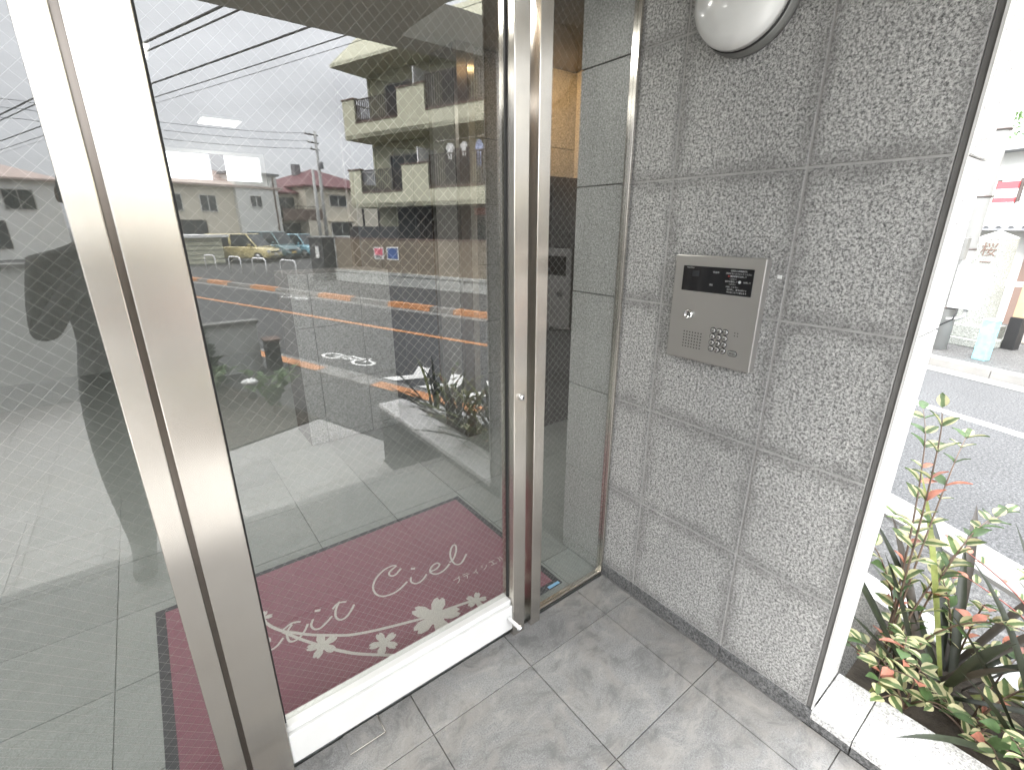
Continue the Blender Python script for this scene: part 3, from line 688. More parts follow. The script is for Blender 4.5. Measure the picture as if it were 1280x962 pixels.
ZT = 2.27
MB().box(-1.440, -1.345, -0.040, 0.030, 0.006, ZT).build('stile', 'stainless', leaf, bevel=0.0025)
MB().box(-0.543, -0.488, -0.040, 0.030, 0.004, ZT).build('stile', 'stainless', leaf, bevel=0.0025)
MB().box(-1.345, -0.5435, -0.035, 0.026, 0.040, 0.150).build('bottom_rail', 'aluminium_white', leaf, bevel=0.003)
MB().box(-1.345, -0.5435, -0.024, 0.022, 0.151, 0.172).build('glazing_bead', 'aluminium_white', leaf, bevel=0.003)
MB().box(-1.345, -0.5435, -0.035, 0.026, 2.17, ZT).build('top_rail', 'stainless', leaf, bevel=0.003)
wired_pane(leaf, -1.345, -0.5437, 0.173, 2.17)
for x0, x1 in ((-1.3449, -1.339), (-0.549, -0.5436)):
    MB().box(x0, x1, -0.008, GY0-0.0003, 0.174, 2.168).build('gasket', 'gasket', leaf)
lk = MB().lathe([(0.011, 0), (0.011, 0.008), (0.008, 0.013), (0.0, 0.013)], (-0.515, -0.040, 0.99), (0, -1, 0), 20).build('lock_cylinder', 'chrome', leaf, True)
MB().box(-0.5165, -0.5135, -0.0545, -0.0533, 0.985, 0.995).build('keyhole', 'gasket', lk)
pv = MB().lathe([(0.008, 0), (0.008, 0.05), (0.013, 0.052), (0.013, 0.062), (0.0, 0.064)], (-0.565, -0.035, 0.105), (0.35, -0.8, -0.45), 14).build('stop_bolt', 'chrome', leaf, True)
# fixed side screen on the right with its post
scr = thing('side_screen', 'narrow fixed wired glass screen between the door and the granite wall', 'window', (-0.2, 0, 0))
MB().box(-0.455, -0.408, -0.040, 0.040, 0.0015, ZT).build('post', 'stainless', scr, bevel=0.002)
MB().box(-0.408, -0.001, -0.006, 0.02, 0.002, 0.016).build('sill', 'stainless', scr, bevel=0.001)
MB().box(-0.014, -0.0008, -0.010, 0.02, 0.016, ZT).build('wall_channel', 'stainless', scr, bevel=0.0015)
MB().box(-0.408, -0.001, -0.02, 0.02, 2.20, ZT).build('head', 'stainless', scr)
wired_pane(scr, -0.408, -0.0145, 0.0165, 2.20)
# left leaf / screen
lft = thing('left_glass_screen', 'wired glass screen left of the door, reflecting the photographer', 'window', (-2.2, 0, 0))
MB().box(-1.500, -1.452, -0.040, 0.030, 0.004, ZT).build('stile', 'stainless', lft, bevel=0.0025)
MB().box(-3.55, -1.5, -0.030, 0.026, 0.004, 0.03).build('bottom_rail', 'stainless', lft)
MB().box(-3.6, -3.55, -0.040, 0.030, 0.004, ZT).build('stile', 'stainless', lft)
MB().box(-3.55, -1.5, -0.035, 0.026, 2.17, ZT).build('top_rail', 'stainless', lft)
wired_pane(lft, -3.55, -1.5, 0.03, 2.17)
MB().box(-1.4518, -1.4402, 0.0, 0.024, 0.01, ZT).build('meeting_strip', 'stainless_dark', lft)
# floor plate in front of the door
plt = thing('floor_plate', 'small square metal-edged floor hatch under the door rail', 'hatch', (-1.12, -0.05, 0))
MB().box(-1.20, -1.09, -0.080, -0.013, 0.0008, 0.0022).build('plate', 'porch_tile', plt)
MB().box(-1.0895, -1.0865, -0.083, -0.013, 0.0008, 0.0030).box(-1.2, -1.0865, -0.0832, -0.0803, 0.0008, 0.0030).build('edge', 'stainless', plt)

# ================================================================== INTERCOM
ic = thing('intercom', 'brushed steel intercom panel with keypad and black display on the granite wall', 'intercom', (0, -0.385, 1.1))
XF = -0.030
MB().box(XF, 0.0, -0.530, -0.240, 1.098, 1.432).build('housing', 'panel_steel', ic, bevel=0.003)
MB().box(XF-0.0015, XF+0.001, -0.500, -0.272, 1.322, 1.400).build('display', 'black_panel', ic, bevel=0.0006)
XD = XF-0.0022
def ilet(txt, size, y, z, mat='print_white'): return lettering(txt, size, (XD, y, z), (0, -1, 0), (0, 0, 1), mat, ic)
ilet('Smart Door', 0.0052, -0.298, 1.3945)
ilet('呼出中', 0.0070, -0.385, 1.3845); ilet('通話', 0.0060, -0.373, 1.3465)
for k, t in enumerate(('訪問先の部屋番号を', '間違えないようにしてください', '●部屋番号を押して', 'ください', '番号を確認して　　　を押して', 'ください', 'お話しください', '◎を押し、番号を押すと', '呼び出しをやり直せます')):
    ilet(t, 0.0056, -0.456 if k not in (3, 5, 6) else -0.440, 1.3925-0.0078*k)
MB().box(XD-0.0004, XD, -0.4285, -0.4245, 1.3755, 1.3785).build('red_mark', 'print_red', ic)
MB().lathe([(0.0, 0), (0.0042, 0), (0.0042, 0.0004), (0.0, 0.0004)], (XD, -0.462, 1.3617), (-1, 0, 0), 16).build('call_icon', 'print_white', ic)
MB().box(XD-0.0006, XD, -0.330, -0.306, 1.368, 1.386).build('camera_lens', 'lens_dark', ic)
kn = MB().lathe([(0.0155, 0), (0.0155, 0.007), (0.0125, 0.011), (0.0110, 0.0115), (0.0100, 0.0085), (0.0, 0.0085)], (XF, -0.310, 1.247), (-1, 0, 0), 24).build('key_switch', 'chrome', ic, True)
MB().box(XF-0.0092, XF-0.0084, -0.3112, -0.3088, 1.2425, 1.2515).build('keyhole', 'gasket', kn)
hole = MB().lathe([(0.0, 0), (0.0022, 0), (0.0022, 0.0004), (0.0, 0.0004)], (0, 0, 0), (-1, 0, 0), 8).build('speaker_hole', 'gasket', ic)
first = True
for i in range(7):
    for j in range(6):
        y, z = -0.300-0.0101*i, 1.190-0.0098*j
        if first: hole.location = Vector((XF-0.0003, y, z))-Vector(ic['_w'])-Vector((0, 0, 0)); first = False; hole.data.transform(Matrix.Translation(Vector(ic['_w'])))
        else: instance(hole, ic, (XF-0.0003, y, z))
for i in range(2):
    for j in range(2): instance(hole, ic, (XF-0.0003, -0.470-0.009*i, 1.2115-0.0085*j), scale=(1, 0.8, 0.8))
keys = '123456789*0#'
for k, ch in enumerate(keys):
    y, z = -0.400-0.0200*(k % 3), 1.2085-0.0195*(k//3)
    bt = MB().lathe([(0.0100, 0), (0.0100, 0.0006)], (XF, y, z), (-1, 0, 0), 20).build('key_ring', 'gasket', ic)
    b2 = MB().lathe([(0.0078, 0), (0.0078, 0.0028), (0.0067, 0.0036), (0.0, 0.0036)], (XF, y, z), (-1, 0, 0), 20).build('key', 'button_steel', ic, True)
    lettering(ch, 0.0105, (XF-0.0040, y, z), (0, -1, 0), (0, 0, 1), 'print_black', b2)
def slot(y, z, hw, hh, x, d, name, mat, bev):
    m = MB(); pts = []
    for k in range(13): a = math.pi/2+math.pi*k/12; pts.append((y+hw+0 - 0 if False else y+(hw-hh)*1 - 0, z)) if False else None
    poly = [(y-(hw-hh)+hh*math.cos(a), z+hh*math.sin(a)) for a in [math.pi/2+math.pi*k/10 for k in range(11)]] + [(y+(hw-hh)+hh*math.cos(a), z+hh*math.sin(a)) for a in [-math.pi/2+math.pi*k/10 for k in range(11)]]
    return m.prism(poly, x-d, x, T=lambda a, b, c: (c, a, b)).build(name, mat, ic, bevel=bev)
slot(-0.471, 1.1475, 0.0155, 0.0095, XF, 0.0006, 'key_ring', 'gasket', 0)
cb_ = slot(-0.471, 1.1475, 0.0138, 0.0080, XF, 0.0034, 'call_button', 'button_steel', 0.0008)
lettering('呼出', 0.0085, (XF-0.0038, -0.471, 1.1475), (0, -1, 0), (0, 0, 1), 'print_black', cb_)
stk = tag(MB().box(-0.0026, -0.0010, -0.564, -0.552, 1.378, 1.388).build('paper_scrap', 'plastic_white'), 'tiny white sticker scrap on the granite right of the intercom', 'sticker')

# ================================================================== WALL LAMP
wlmp = thing('wall_lamp', 'round white opal wall lamp with grey rim above the intercom', 'lamp', (0, -0.372, 2.075))
MB().lathe([(0.0, 0), (0.134, 0), (0.134, 0.018), (0.130, 0.022), (0.130, 0.030), (0.126, 0.032), (0.0, 0.032)], (-0.001, -0.366, 2.088), (-1, 0, 0), 48).build('rim', 'lamp_rim', wlmp, True)
MB().lathe([(0.128, 0.0325), (0.129, 0.036), (0.129, 0.042)], (-0.001, -0.366, 2.088), (-1, 0, 0), 48).build('seal', 'gasket', wlmp, True)
MB().lathe([(0.127, 0.0385), (0.126, 0.056), (0.119, 0.076), (0.10, 0.090), (0.07, 0.099), (0.035, 0.104), (0.0, 0.105)], (-0.005, -0.366, 2.088), (-1, 0, 0), 48).build('diffuser', 'lamp_opal', wlmp, True)

# ================================================================== DOORMAT
dm = thing('doormat', 'wine red lobby doormat lettered in white script with cherry blossoms', 'doormat', (-0.9, 0.5, 0.001))
MB().box(-1.645, -0.190, 0.060, 0.955, 0.0012, 0.007).build('rubber_border', 'mat_rubber', dm, bevel=0.001)
MB().box(-1.612, -0.222, 0.090, 0.925, 0.0071, 0.0105).build('pile', 'mat_wine', dm, bevel=0.001)
MB().box(-0.2655, -0.203, 0.060, 0.075, 0.0072, 0.0080).build('blue_tag', 'tag_blue', dm)
STROKES = {
'C':[(-0.728,0.576),(-0.746,0.565),(-0.767,0.553),(-0.784,0.557),(-0.788,0.575),(-0.774,0.591),(-0.753,0.600),(-0.740,0.606),(-0.744,0.614),(-0.760,0.619),(-0.791,0.616),(-0.824,0.600),(-0.852,0.578),(-0.874,0.548),(-0.883,0.520),(-0.882,0.489),(-0.868,0.465),(-0.843,0.454),(-0.813,0.452),(-0.781,0.461),(-0.743,0.480)],
'i2':[(-0.716,0.495),(-0.729,0.473),(-0.724,0.451),(-0.706,0.442),(-0.679,0.450),(-0.651,0.470)],
'i2d':[(-0.693,0.546),(-0.676,0.536)],
'e2':[(-0.629,0.475),(-0.602,0.473),(-0.575,0.487),(-0.574,0.504),(-0.594,0.507),(-0.619,0.492),(-0.631,0.473),(-0.626,0.453),(-0.606,0.440),(-0.572,0.445),(-0.533,0.466)],
'l':[(-0.528,0.475),(-0.502,0.484),(-0.461,0.526),(-0.441,0.562),(-0.448,0.574),(-0.476,0.551),(-0.503,0.509),(-0.514,0.464),(-0.507,0.440),(-0.482,0.439),(-0.431,0.478)],
't2':[(-1.024,0.546),(-1.050,0.510),(-1.062,0.474),(-1.055,0.447),(-1.034,0.444),(-1.009,0.460),(-0.979,0.492)],
't2b':[(-1.060,0.522),(-1.029,0.540),(-1.000,0.527)],
'i1':[(-1.139,0.516),(-1.154,0.490),(-1.151,0.463),(-1.132,0.452),(-1.101,0.466),(-1.073,0.486)],
'i1d':[(-1.122,0.556),(-1.101,0.547)],
't1':[(-1.214,0.540),(-1.239,0.510),(-1.244,0.467),(-1.231,0.451),(-1.205,0.456),(-1.179,0.480),(-1.163,0.505)],
't1b':[(-1.248,0.533),(-1.212,0.547),(-1.183,0.533)],
'e1':[(-1.322,0.508),(-1.307,0.503),(-1.300,0.516),(-1.307,0.527),(-1.322,0.519),(-1.332,0.496),(-1.326,0.467),(-1.309,0.460),(-1.284,0.467),(-1.257,0.492)],
'P':[(-1.375,0.590),(-1.398,0.524),(-1.424,0.452)],
'Pb':[(-1.420,0.560),(-1.380,0.600),(-1.345,0.592),(-1.335,0.560),(-1.359,0.522),(-1.396,0.514)],
'br1':[(-1.401,0.771),(-1.344,0.701),(-1.300,0.623),(-1.280,0.575),(-1.252,0.528),(-1.213,0.486),(-1.166,0.439),(-1.109,0.392),(-1.051,0.349),(-0.983,0.317),(-0.925,0.295),(-0.842,0.267),(-0.781,0.248),(-0.680,0.229),(-0.623,0.217),(-0.565,0.203)],
'br2':[(-1.252,0.524),(-1.208,0.447),(-1.170,0.390),(-1.118,0.317),(-1.061,0.251),(-0.985,0.185),(-0.934,0.143)]}
for i, (k, pts) in enumerate(STROKES.items()):
    w = 0.0125 if k.startswith('br') else 0.0088
    if k.endswith('d'): w = 0.012
    P = smooth_pts(pts, 5)
    m = strip([(p.x, p.y) for p in P], w, 0.0112+0.00006*i)
    m.build('branch' if k.startswith('br') else 'lettering', 'mat_white', dm)
def blossom(cx, cy, r, a0, z):
    m = MB(); pts = []
    for k in range(5):
        a = R(a0+72*k)
        for da, rr in ((-32, .40), (-25, .68), (-14, .92), (-6, 1.0), (0, .86), (6, 1.0), (14, .92), (25, .68), (32, .40)):
            t = a+R(da); pts.append((cx+rr*r*math.cos(t), cy+rr*r*math.sin(t), z))
    n = len(pts); m.add(pts+[(cx, cy, z)], [(i, (i+1) % n, n) for i in range(n)])
    return m.build('blossom', 'mat_white', dm)
for i, (cx, cy, r, a) in enumerate(((-0.7405, 0.227, 0.104, 50), (-0.9587, 0.2314, 0.056, 18), (-1.148, 0.362, 0.058, 12), (-0.560, 0.197, 0.046, 50), (-1.303, 0.645, 0.04, 59))):
    blossom(cx, cy, r, a, 0.0124+0.0002*i)
for k, ch in enumerate('プティシエル'):
    lettering(ch, 0.042, (-0.560+0.048*k, 0.345, 0.0126), (1, 0, 0), (0, 1, 0), 'mat_white', dm)

# ================================================================== PLANTER AND PLANTS
pl = thing('planter', 'granite planter with pale coping running out from the end of the granite wall', 'planter', (0.3, -1.7, ZS))
def bx_(y): return 3.75+(-2.46+0.3171*y)/0.9484     # street boundary
MB().box(0.0, 0.215, -2.55, -0.8905, -0.60, 0.010).build('inner_wall', 'wall_dark', pl)
ob = [(bx_(-0.75)-0.14, -0.75), (bx_(-2.55)-0.14, -2.55), (bx_(-2.55), -2.55), (bx_(-0.75), -0.75)]
MB().prism(ob, -0.60, 0.010).build('outer_wall', 'granite_pale', pl)
ye = [-0.8865, -1.0, -1.4, -1.8, -2.2, -2.56]
for a, b in zip(ye, ye[1:]):
    tile('coping_slab', pl, 'granite_pale', (0.105, (a+b)/2, 0.065), (0.222, abs(a-b)-0.003, 0.03), 'z', 0.002)
    tile('base_slab', pl, 'granite_base', (-0.004, (a+b)/2, 0.0225), (abs(a-b)-0.004, 0.043, 0.02), '-x', 0.001)
MB().prism(ob, 0.0105, 0.05).build('outer_coping', 'granite_pale', pl, bevel=0.003)
MB().prism([(0.216, -0.9), (0.216, -2.54), (bx_(-2.54)-0.141, -2.54), (bx_(-0.9)-0.141, -0.9)], -0.3, 0.035).build('soil', 'soil', pl)

def strap_leaf(base, az, L, lean, width, droop, n=9):
    d = Vector((math.sin(az), math.cos(az), 0)); side = Vector((d.y, -d.x, 0))
    m = MB(); vs_ = []; p = Vector(base); ang = lean
    for i in range(n+1):
        u = i/n
        w = width*(0.55+0.6*u if u < 0.5 else (0.85*(1-((u-0.5)/0.5)**2.2)+0.02))
        fold = 0.35*w
        nrm = d*math.cos(ang)*-1+Vector((0, 0, 1))*math.sin(ang) if False else Vector((0, 0, 1))*math.sin(ang)-d*math.cos(ang)
        vs_ += [p-side*w/2+nrm*fold*0.4, p-nrm*fold*0.25, p+side*w/2+nrm*fold*0.4]
        step = L/n
        p = p+(d*math.sin(ang)+Vector((0, 0, 1))*math.cos(ang))*step
        ang += droop*(u**1.5)/n*2
    fs = []
    for i in range(n):
        a = 3*i; fs += [(a, a+1, a+4, a+3), (a+1, a+2, a+5, a+4)]
    m.add(vs_, fs); return m
def flax(loc, label, specs):
    r = thing('flax_plant', label, 'plant', loc, 'flax plants in the planter')
    for az, L, lean, w, droop, mt in specs:
        strap_leaf((loc[0]+random.uniform(-.03, .03), loc[1]+random.uniform(-.03, .03), loc[2]), R(az), L, R(lean), w, droop, 9).build('leaf', mt, r, True)
    return r
def rs(n, a0, a1, lmin, lmax, seed):
    rnd = random.Random(seed); out = []
    for k in range(n):
        mt = rnd.choice(['leaf_strap']*8+['leaf_strap_bronze']*4+['leaf_strap_lime'])
        out.append((rnd.uniform(a0, a1), rnd.uniform(lmin, lmax), rnd.uniform(12, 62), rnd.uniform(.024, .046), rnd.uniform(.2, 1.0), mt))
    return out
flax((0.42, -1.06, 0.0), 'dark flax plant whose blades point up towards the granite wall end', [(-10, .62, 34, .044, .25, 'leaf_strap'), (22, .55, 46, .040, .3, 'leaf_strap'), (-35, .42, 40, .036, .4, 'leaf_strap'), (5, .50, 22, .040, .25, 'leaf_strap'), (40, .60, 30, .040, .4, 'leaf_strap_bronze'), (170, .50, 40, .044, .6, 'leaf_strap'), (140, .6, 35, .040, .7, 'leaf_strap_bronze'), (200, .55, 48, .046, .7, 'leaf_strap'), (-80, .34, 55, .036, .8, 'leaf_strap_lime')])
flax((0.50, -1.12, 0.0), 'flax plant at the pavement side behind the nearest one', rs(13, -180, 180, .40, .78, 3))
flax((0.36, -1.36, 0.0), 'flax plant leaning over the pale coping next to the wall end', rs(16, -180, 180, .40, .75, 5))
flax((0.50, -1.55, 0.0), 'bronze green flax plant in the middle of the planter', rs(20, -180, 180, .35, .75, 6))
flax((0.33, -1.80, 0.0), 'flax plant spilling over the coping farther out', rs(17, -180, 180, .35, .65, 8))
flax((0.34, -2.2, 0.0), 'flax plant at the street end of the planter', rs(14, -180, 180, .3, .6, 9))
# small variegated leaf, object space: x across in units of its half width .. scaled on placing
lfm = MB(); vs_ = []; N = 6
for i in range(N+1):
    u = i/N; w = math.sin(math.pi*min(1, u*1.02)**0.8)*0.5 if 0 < u < 1 else 0.02
    vs_ += [(-w, u, 0.10*w+0.08*math.sin(u*3)), (0, u, 0.08*math.sin(u*3)-0.05), (w, u, 0.10*w+0.08*math.sin(u*3))]
fs_ = []
for i in range(N): a = 3*i; fs_ += [(a, a+1, a+4, a+3), (a+1, a+2, a+5, a+4)]
def leaf_mesh(mat):
    me = bpy.data.meshes.new('leaf'); me.from_pydata([tuple(v) for v in vs_], [], fs_); me.materials.append(MATS[mat]); me.polygons.foreach_set('use_smooth', [True]*len(me.polygons)); return me
LM = {k: leaf_mesh(k) for k in ('leaf_varieg', 'leaf_pink', 'leaf_dark', 'leaf_hydrangea')}
def put_leaf(parent, p, direction, size, mat, wid=0.62, roll=0.0, name='leaf'):
    o = bpy.data.objects.new(name, LM[mat]); COL.objects.link(o); o.parent = parent
    q = Vector(direction).to_track_quat('Y', 'Z') @ Matrix.Rotation(roll, 4, 'Y').to_quaternion()
    o.rotation_mode = 'QUATERNION'; o.rotation_quaternion = q; o.scale = (size*wid, size, size)
    o.location = Vector(p)-Vector(parent['_w']); return o
def shrub(loc, label, stems, seed, mats, lsize, name='variegated_shrub', twig='twig_brown', group=None, dens=0.042):
    rnd = random.Random(seed); r = thing(name, label, 'shrub', loc, group)
    for (dx, dy, h, mtw) in stems:
        p0 = Vector(loc); p3 = p0+Vector((dx, dy, h)); p1 = p0+Vector((dx*.25, dy*.25, h*.55)); p2 = p0+Vector((dx*.62, dy*.62, h*.9))
        P = smooth_pts([p0, p1, p2, p3], 5)
        MB().tube(P, 0.003, 5, True, [0.0042*(1-i/len(P)*.75) for i in range(len(P))]).build('stem', mtw or twig, r, True)
        L = sum((P[i+1]-P[i]).length for i in range(len(P)-1)); acc = 0; nxt = L*0.25; side = 1
        for i in range(len(P)-1):
            seg = P[i+1]-P[i]
            while acc+seg.length > nxt:
                q = P[i]+seg*((nxt-acc)/seg.length)
                for sd in (1, -1):
                    d = seg.normalized(); lat = d.cross(Vector((0, 0, 1))).normalized()*sd
                    dr = (lat*rnd.uniform(.6, 1)+d*rnd.uniform(.3, .9)+Vector((0, 0, rnd.uniform(-.25, .35)))).normalized()
                    if rnd.random() < 0.88: put_leaf(r, q, dr, lsize*rnd.uniform(.6, 1.25), rnd.choice(mats), rnd.uniform(.5, .7), rnd.uniform(-.6, .6))
                nxt += dens*rnd.uniform(.7, 1.3)
            acc += seg.length
        put_leaf(r, P[-1], (P[-1]-P[-2]).normalized(), lsize, rnd.choice(mats))
    return r
VM = ['leaf_varieg']*9+['leaf_dark']*3+['leaf_pink']
def sprays(n, seed, hmin, hmax, reach, mt=None):
    rnd = random.Random(seed); out = []
    for k in range(n):
        a = 2*math.pi*k/n+rnd.uniform(-.4, .4); q = rnd.uniform(.35, 1)*reach
        out.append((q*math.cos(a), q*math.sin(a), rnd.uniform(hmin, hmax), mt))
    return out
VG = 'variegated shrubs in the planter'
shrub((0.40, -0.96, 0.0), 'tallest variegated shrub rising beside the bright end of the granite wall', [(.16, .07, .96, None), (.42, .02, .80, None), (.48, -.14, .55, None), (.44, .16, .86, None)], 10, VM, 0.056, group=VG, dens=.07)
for k, (px_, py_, lb) in enumerate(((0.27, -1.06, 'low pale leaved shrub creeping over the coping nearest the wall'), (0.28, -1.22, 'low pale leaved shrub creeping over the middle of the coping'), (0.28, -1.40, 'low pale leaved shrub creeping over the coping farther out'), (0.36, -0.96, 'low pale leaved shrub filling the corner by the wall end'))):
    shrub((px_, py_, 0.03), lb, sprays(4, 50+k, .04, .14, .24), 60+k, ['leaf_varieg']*7+['leaf_dark']*2+['leaf_pink'], 0.056, group=VG, dens=.055)
shrub((0.46, -0.99, 0.0), 'variegated shrub with arching sprays beside the granite wall end', sprays(4, 1, .28, .66, .34), 11, VM, 0.058, group=VG)
shrub((0.62, -1.12, 0.0), 'variegated shrub at the outer edge of the planter by the pavement', sprays(4, 2, .20, .55, .34), 12, VM, 0.058, group=VG)
shrub((0.36, -1.20, 0.0), 'variegated shrub trailing pale leaves over the near coping', sprays(5, 3, .10, .40, .30), 13, VM, 0.058, group=VG)
shrub((0.46, -1.5, 0.0), 'shrub with reddish twigs standing among the flax leaves', [(.28, .30, .50, 'twig_red'), (.40, .12, .46, 'twig_red'), (.12, .42, .40, 'twig_red'), (.2, -.2, .5, 'twig_red'), (.3, .5, .42, 'twig_red'), (.0, .3, .55, 'twig_red')], 17, ['leaf_pink']*3+['leaf_varieg']*3, 0.034, 'red_twig_shrub', 'twig_red', dens=0.06)
shrub((0.33, -1.62, 0.0), 'variegated shrub spreading over the coping beside the bronze flax', sprays(5, 5, .12, .45, .30), 18, VM, 0.058, group=VG)
shrub((0.36, -1.95, 0.0), 'variegated shrub farther out in the planter near the street end', sprays(7, 6, .2, .5, .28), 19, VM, 0.044, group=VG)
# bed beside the approach: hydrangeas, a round capped light and a conifer
for k, (x, y, h, lab) in enumerate(((-0.52, -4.35, .50, 'leafy green shrub at the front corner of the planting bed'), (-1.05, -4.95, .55, 'leafy green shrub behind the capped light in the planting bed'), (-1.25, -5.3, .45, 'leafy green shrub in front of the conical shrub'))):
    shrub((x, y, ZS+0.01), lab, [(.22*math.cos(a), .22*math.sin(a), h*random.uniform(.7, 1), None) for a in [k+0.9*i for i in range(8)]], 30+k, ['leaf_hydrangea'], 0.11, 'garden_shrub', 'twig_brown', 'garden shrubs in the planting bed', 0.075)
bl = thing('garden_light', 'short post with a round pale cap in the planting bed', 'light', (-0.62, -5.15, ZS))
MB().lathe([(0.05, 0), (0.05, 0.20)], (-0.62, -5.15, ZS), (0, 0, 1), 16).build('post', 'kerb_stone', bl, True)
MB().lathe([(0.0, 0.20), (0.09, 0.20), (0.10, 0.215), (0.08, 0.235), (0.0, 0.245)], (-0.62, -5.15, ZS), (0, 0, 1), 20).build('cap', 'plastic_white', bl, True)
def leaf_cloud(center_fn, n, size, seed):
    rnd = random.Random(seed); m = MB()
    for k in range(n):
        p, d = center_fn(rnd); d = d.normalized()
        sd = d.cross(Vector((rnd.uniform(-1, 1), rnd.uniform(-1, 1), rnd.uniform(-1, 1)))).normalized(); s = size*rnd.uniform(.6, 1.4)
        m.add([p, p+d*s*.5+sd*s*.28, p+d*s, p+d*s*.5-sd*s*.28], [(0, 1, 2, 3)])
    return m
cf = thing('conifer_shrub', 'dark green conical shrub in front of the pale boundary wall', 'shrub', (-1.25, -5.85, ZS))
MB().tube([(-1.25, -5.85, ZS), (-1.25, -5.85, ZS+1.7)], .03, 6, True, [.035, .01]).build('trunk', 'twig_brown', cf)
def cone(rnd):
    u = rnd.random()**1.4; a = rnd.uniform(0, 2*math.pi); r = (0.36*(1-u)+0.05)*math.sqrt(rnd.uniform(.35, 1))*rnd.uniform(.8, 1.12)
    p = Vector((-1.25+r*math.cos(a), -5.85+r*math.sin(a), ZS+0.06+1.75*u)); return p, Vector((math.cos(a), math.sin(a), rnd.uniform(.1, .8)))
stuff(leaf_cloud(cone, 2600, 0.09, 41).build('foliage', 'leaf_conifer', cf))

# ================================================================== ACROSS THE STREET (seen reflected in the glass)
def win(parent, s0, s1, t, z0, z1, fm='window_frame', side=-1, sash=2, dep=0.05, axis='t', gm='window_dark'):
    """sliding window in a wall plane t=const (axis 't') or s=const (axis 's'); glass and frame stand proud on the 'side'"""
    def B(m, a0, a1, p0, p1, b0, b1):
        p0, p1 = min(p0, p1), max(p0, p1)
        return m.sbox(a0, a1, p0, p1, b0, b1) if axis == 't' else m.sbox(p0, p1, a0, a1, b0, b1)
    w = 0.05
    m = MB()
    B(m, s0, s1, t, t+side*dep, z0, z0+w); B(m, s0, s1, t, t+side*dep, z1-w, z1)
    B(m, s0, s0+w, t, t+side*dep, z0+w, z1-w); B(m, s1-w, s1, t, t+side*dep, z0+w, z1-w)
    for k in range(1, sash):
        x = s0+(s1-s0)*k/sash; B(m, x-w*.6, x+w*.6, t, t+side*dep*.9, z0+w, z1-w)
    f = m.build('window', fm, parent)
    g_ = MB(); B(g_, s0+w, s1-w, t, t+side*dep*.4, z0+w, z1-w); g_.build('pane', gm, f)
    return f
# --- yellow three-storey apartment block
ab = thing('apartment_block', 'pale yellow apartment block with stepped balcony parapets and laundry', 'building', tuple(RW(-12, 12, ZS)))
SL, SR2 = -18.4, 2.0
MB().sbox(SL, SR2, 10.3, 19, ZS-0.1, 7.55).build('wall', 'wall_yellow', ab)
FL = [(2.29, 3.75, 2.86), (4.92, 6.34, 5.47)]
for fi, (zb, zt, zl) in enumerate(FL):
    MB().sbox(-18.5, SR2, 9.0, 10.3, zb-0.002, zb+0.16).build('balcony_slab', 'wall_yellow', ab)
    # parapet outline with full-height piers and low notches
    segs = [(-18.5, -17.78, zt), (-17.78, -15.34, zl), (-15.34, -13.94, zt+0.04), (-13.94, -10.6, zl+0.05), (-10.6, -9.2, zt+0.04), (-9.2, -5.6, zl), (-5.6, -4.2, zt), (-4.2, SR2, zl)]
    for k, (a, b, z) in enumerate(segs):
        MB().sbox(a, b, 9.0, 9.14, zb, z).build('parapet', 'wall_yellow', ab)
        MB().sbox(a-0.03 if z > zl+.2 else a+.03, b+0.03 if z > zl+.2 else b-.03, 8.97, 9.17, z+0.001, z+0.05).build('coping', 'coping_brown', ab)
        if z < zl+0.2:
            rl = MB(); zz = zt-0.02 if k != 3 else zt+0.30
            rl.sbox(a+.03, b-.03, 9.045, 9.09, zz-0.04, zz); rl.sbox(a+.03, b-.03, 9.05, 9.085, z+0.10, z+0.13)
            n = int((b-a)/0.115)
            for i in range(n+1):
                x = a+0.05+(b-a-0.1)*i/n; rl.sbox(x-.016, x+.016, 9.05, 9.085, z+0.051, zz-0.04)
            stuff(rl.build('railing', 'rail_metal', ab))
    # left end of balcony
    MB().sbox(-18.5, -18.36, 9.1401, 10.3, zb, zt-0.5).build('parapet', 'wall_yellow', ab)
    rl = MB()
    for i in range(9): rl.sbox(-18.44, -18.42, 9.2+.12*i, 9.22+.12*i, zt-0.5, zt-0.05)
    rl.sbox(-18.45, -18.41, 9.14, 10.3, zt-0.06, zt-0.02); stuff(rl.build('railing', 'rail_metal', ab))
    MB().sbox(-18.3, SR2, 10.22, 10.299, zb+2.36, zb+2.44).build('lintel_band', 'wall_yellow', ab)
    win(ab, -17.3, -15.5, 10.3, zb+0.18, zb+2.1, 'window_frame', -1, 2, 0.06)
    win(ab, -14.2, -12.9, 10.3, zb+0.9, zb+2.1, 'window_frame_brown', -1, 2, 0.06)
    win(ab, -12.4, -10.3, 10.3, zb+0.18, zb+2.15, 'window_frame', -1, 3, 0.06, gm='window_curtain')
    win(ab, -8.6, -6.6, 10.3, zb+0.18, zb+2.15, 'window_frame', -1, 3, 0.06)
    MB().sbox(-14.62, -14.56, 9.16, 10.25, zb+0.9, zb+2.1).build('partition_board', 'box_white', ab)
    MB().sbox(-14.62, -14.57, 9.16, 10.25, zb+0.17, zb+0.89).build('partition_board', 'wall_cream', ab)
    MB().sbox(-18.2, -17.5, 9.75, 10.05, zb+0.17, zb+0.8).build('air_conditioner', 'plastic_white', ab, bevel=.02)
    MB().lathe([(0.05, 0), (0.05, 2.4)], tuple(RW(-18.1, 10.15, zb+0.16)), (0, 0, 1), 8).build('drainpipe', 'wall_yellow', ab)
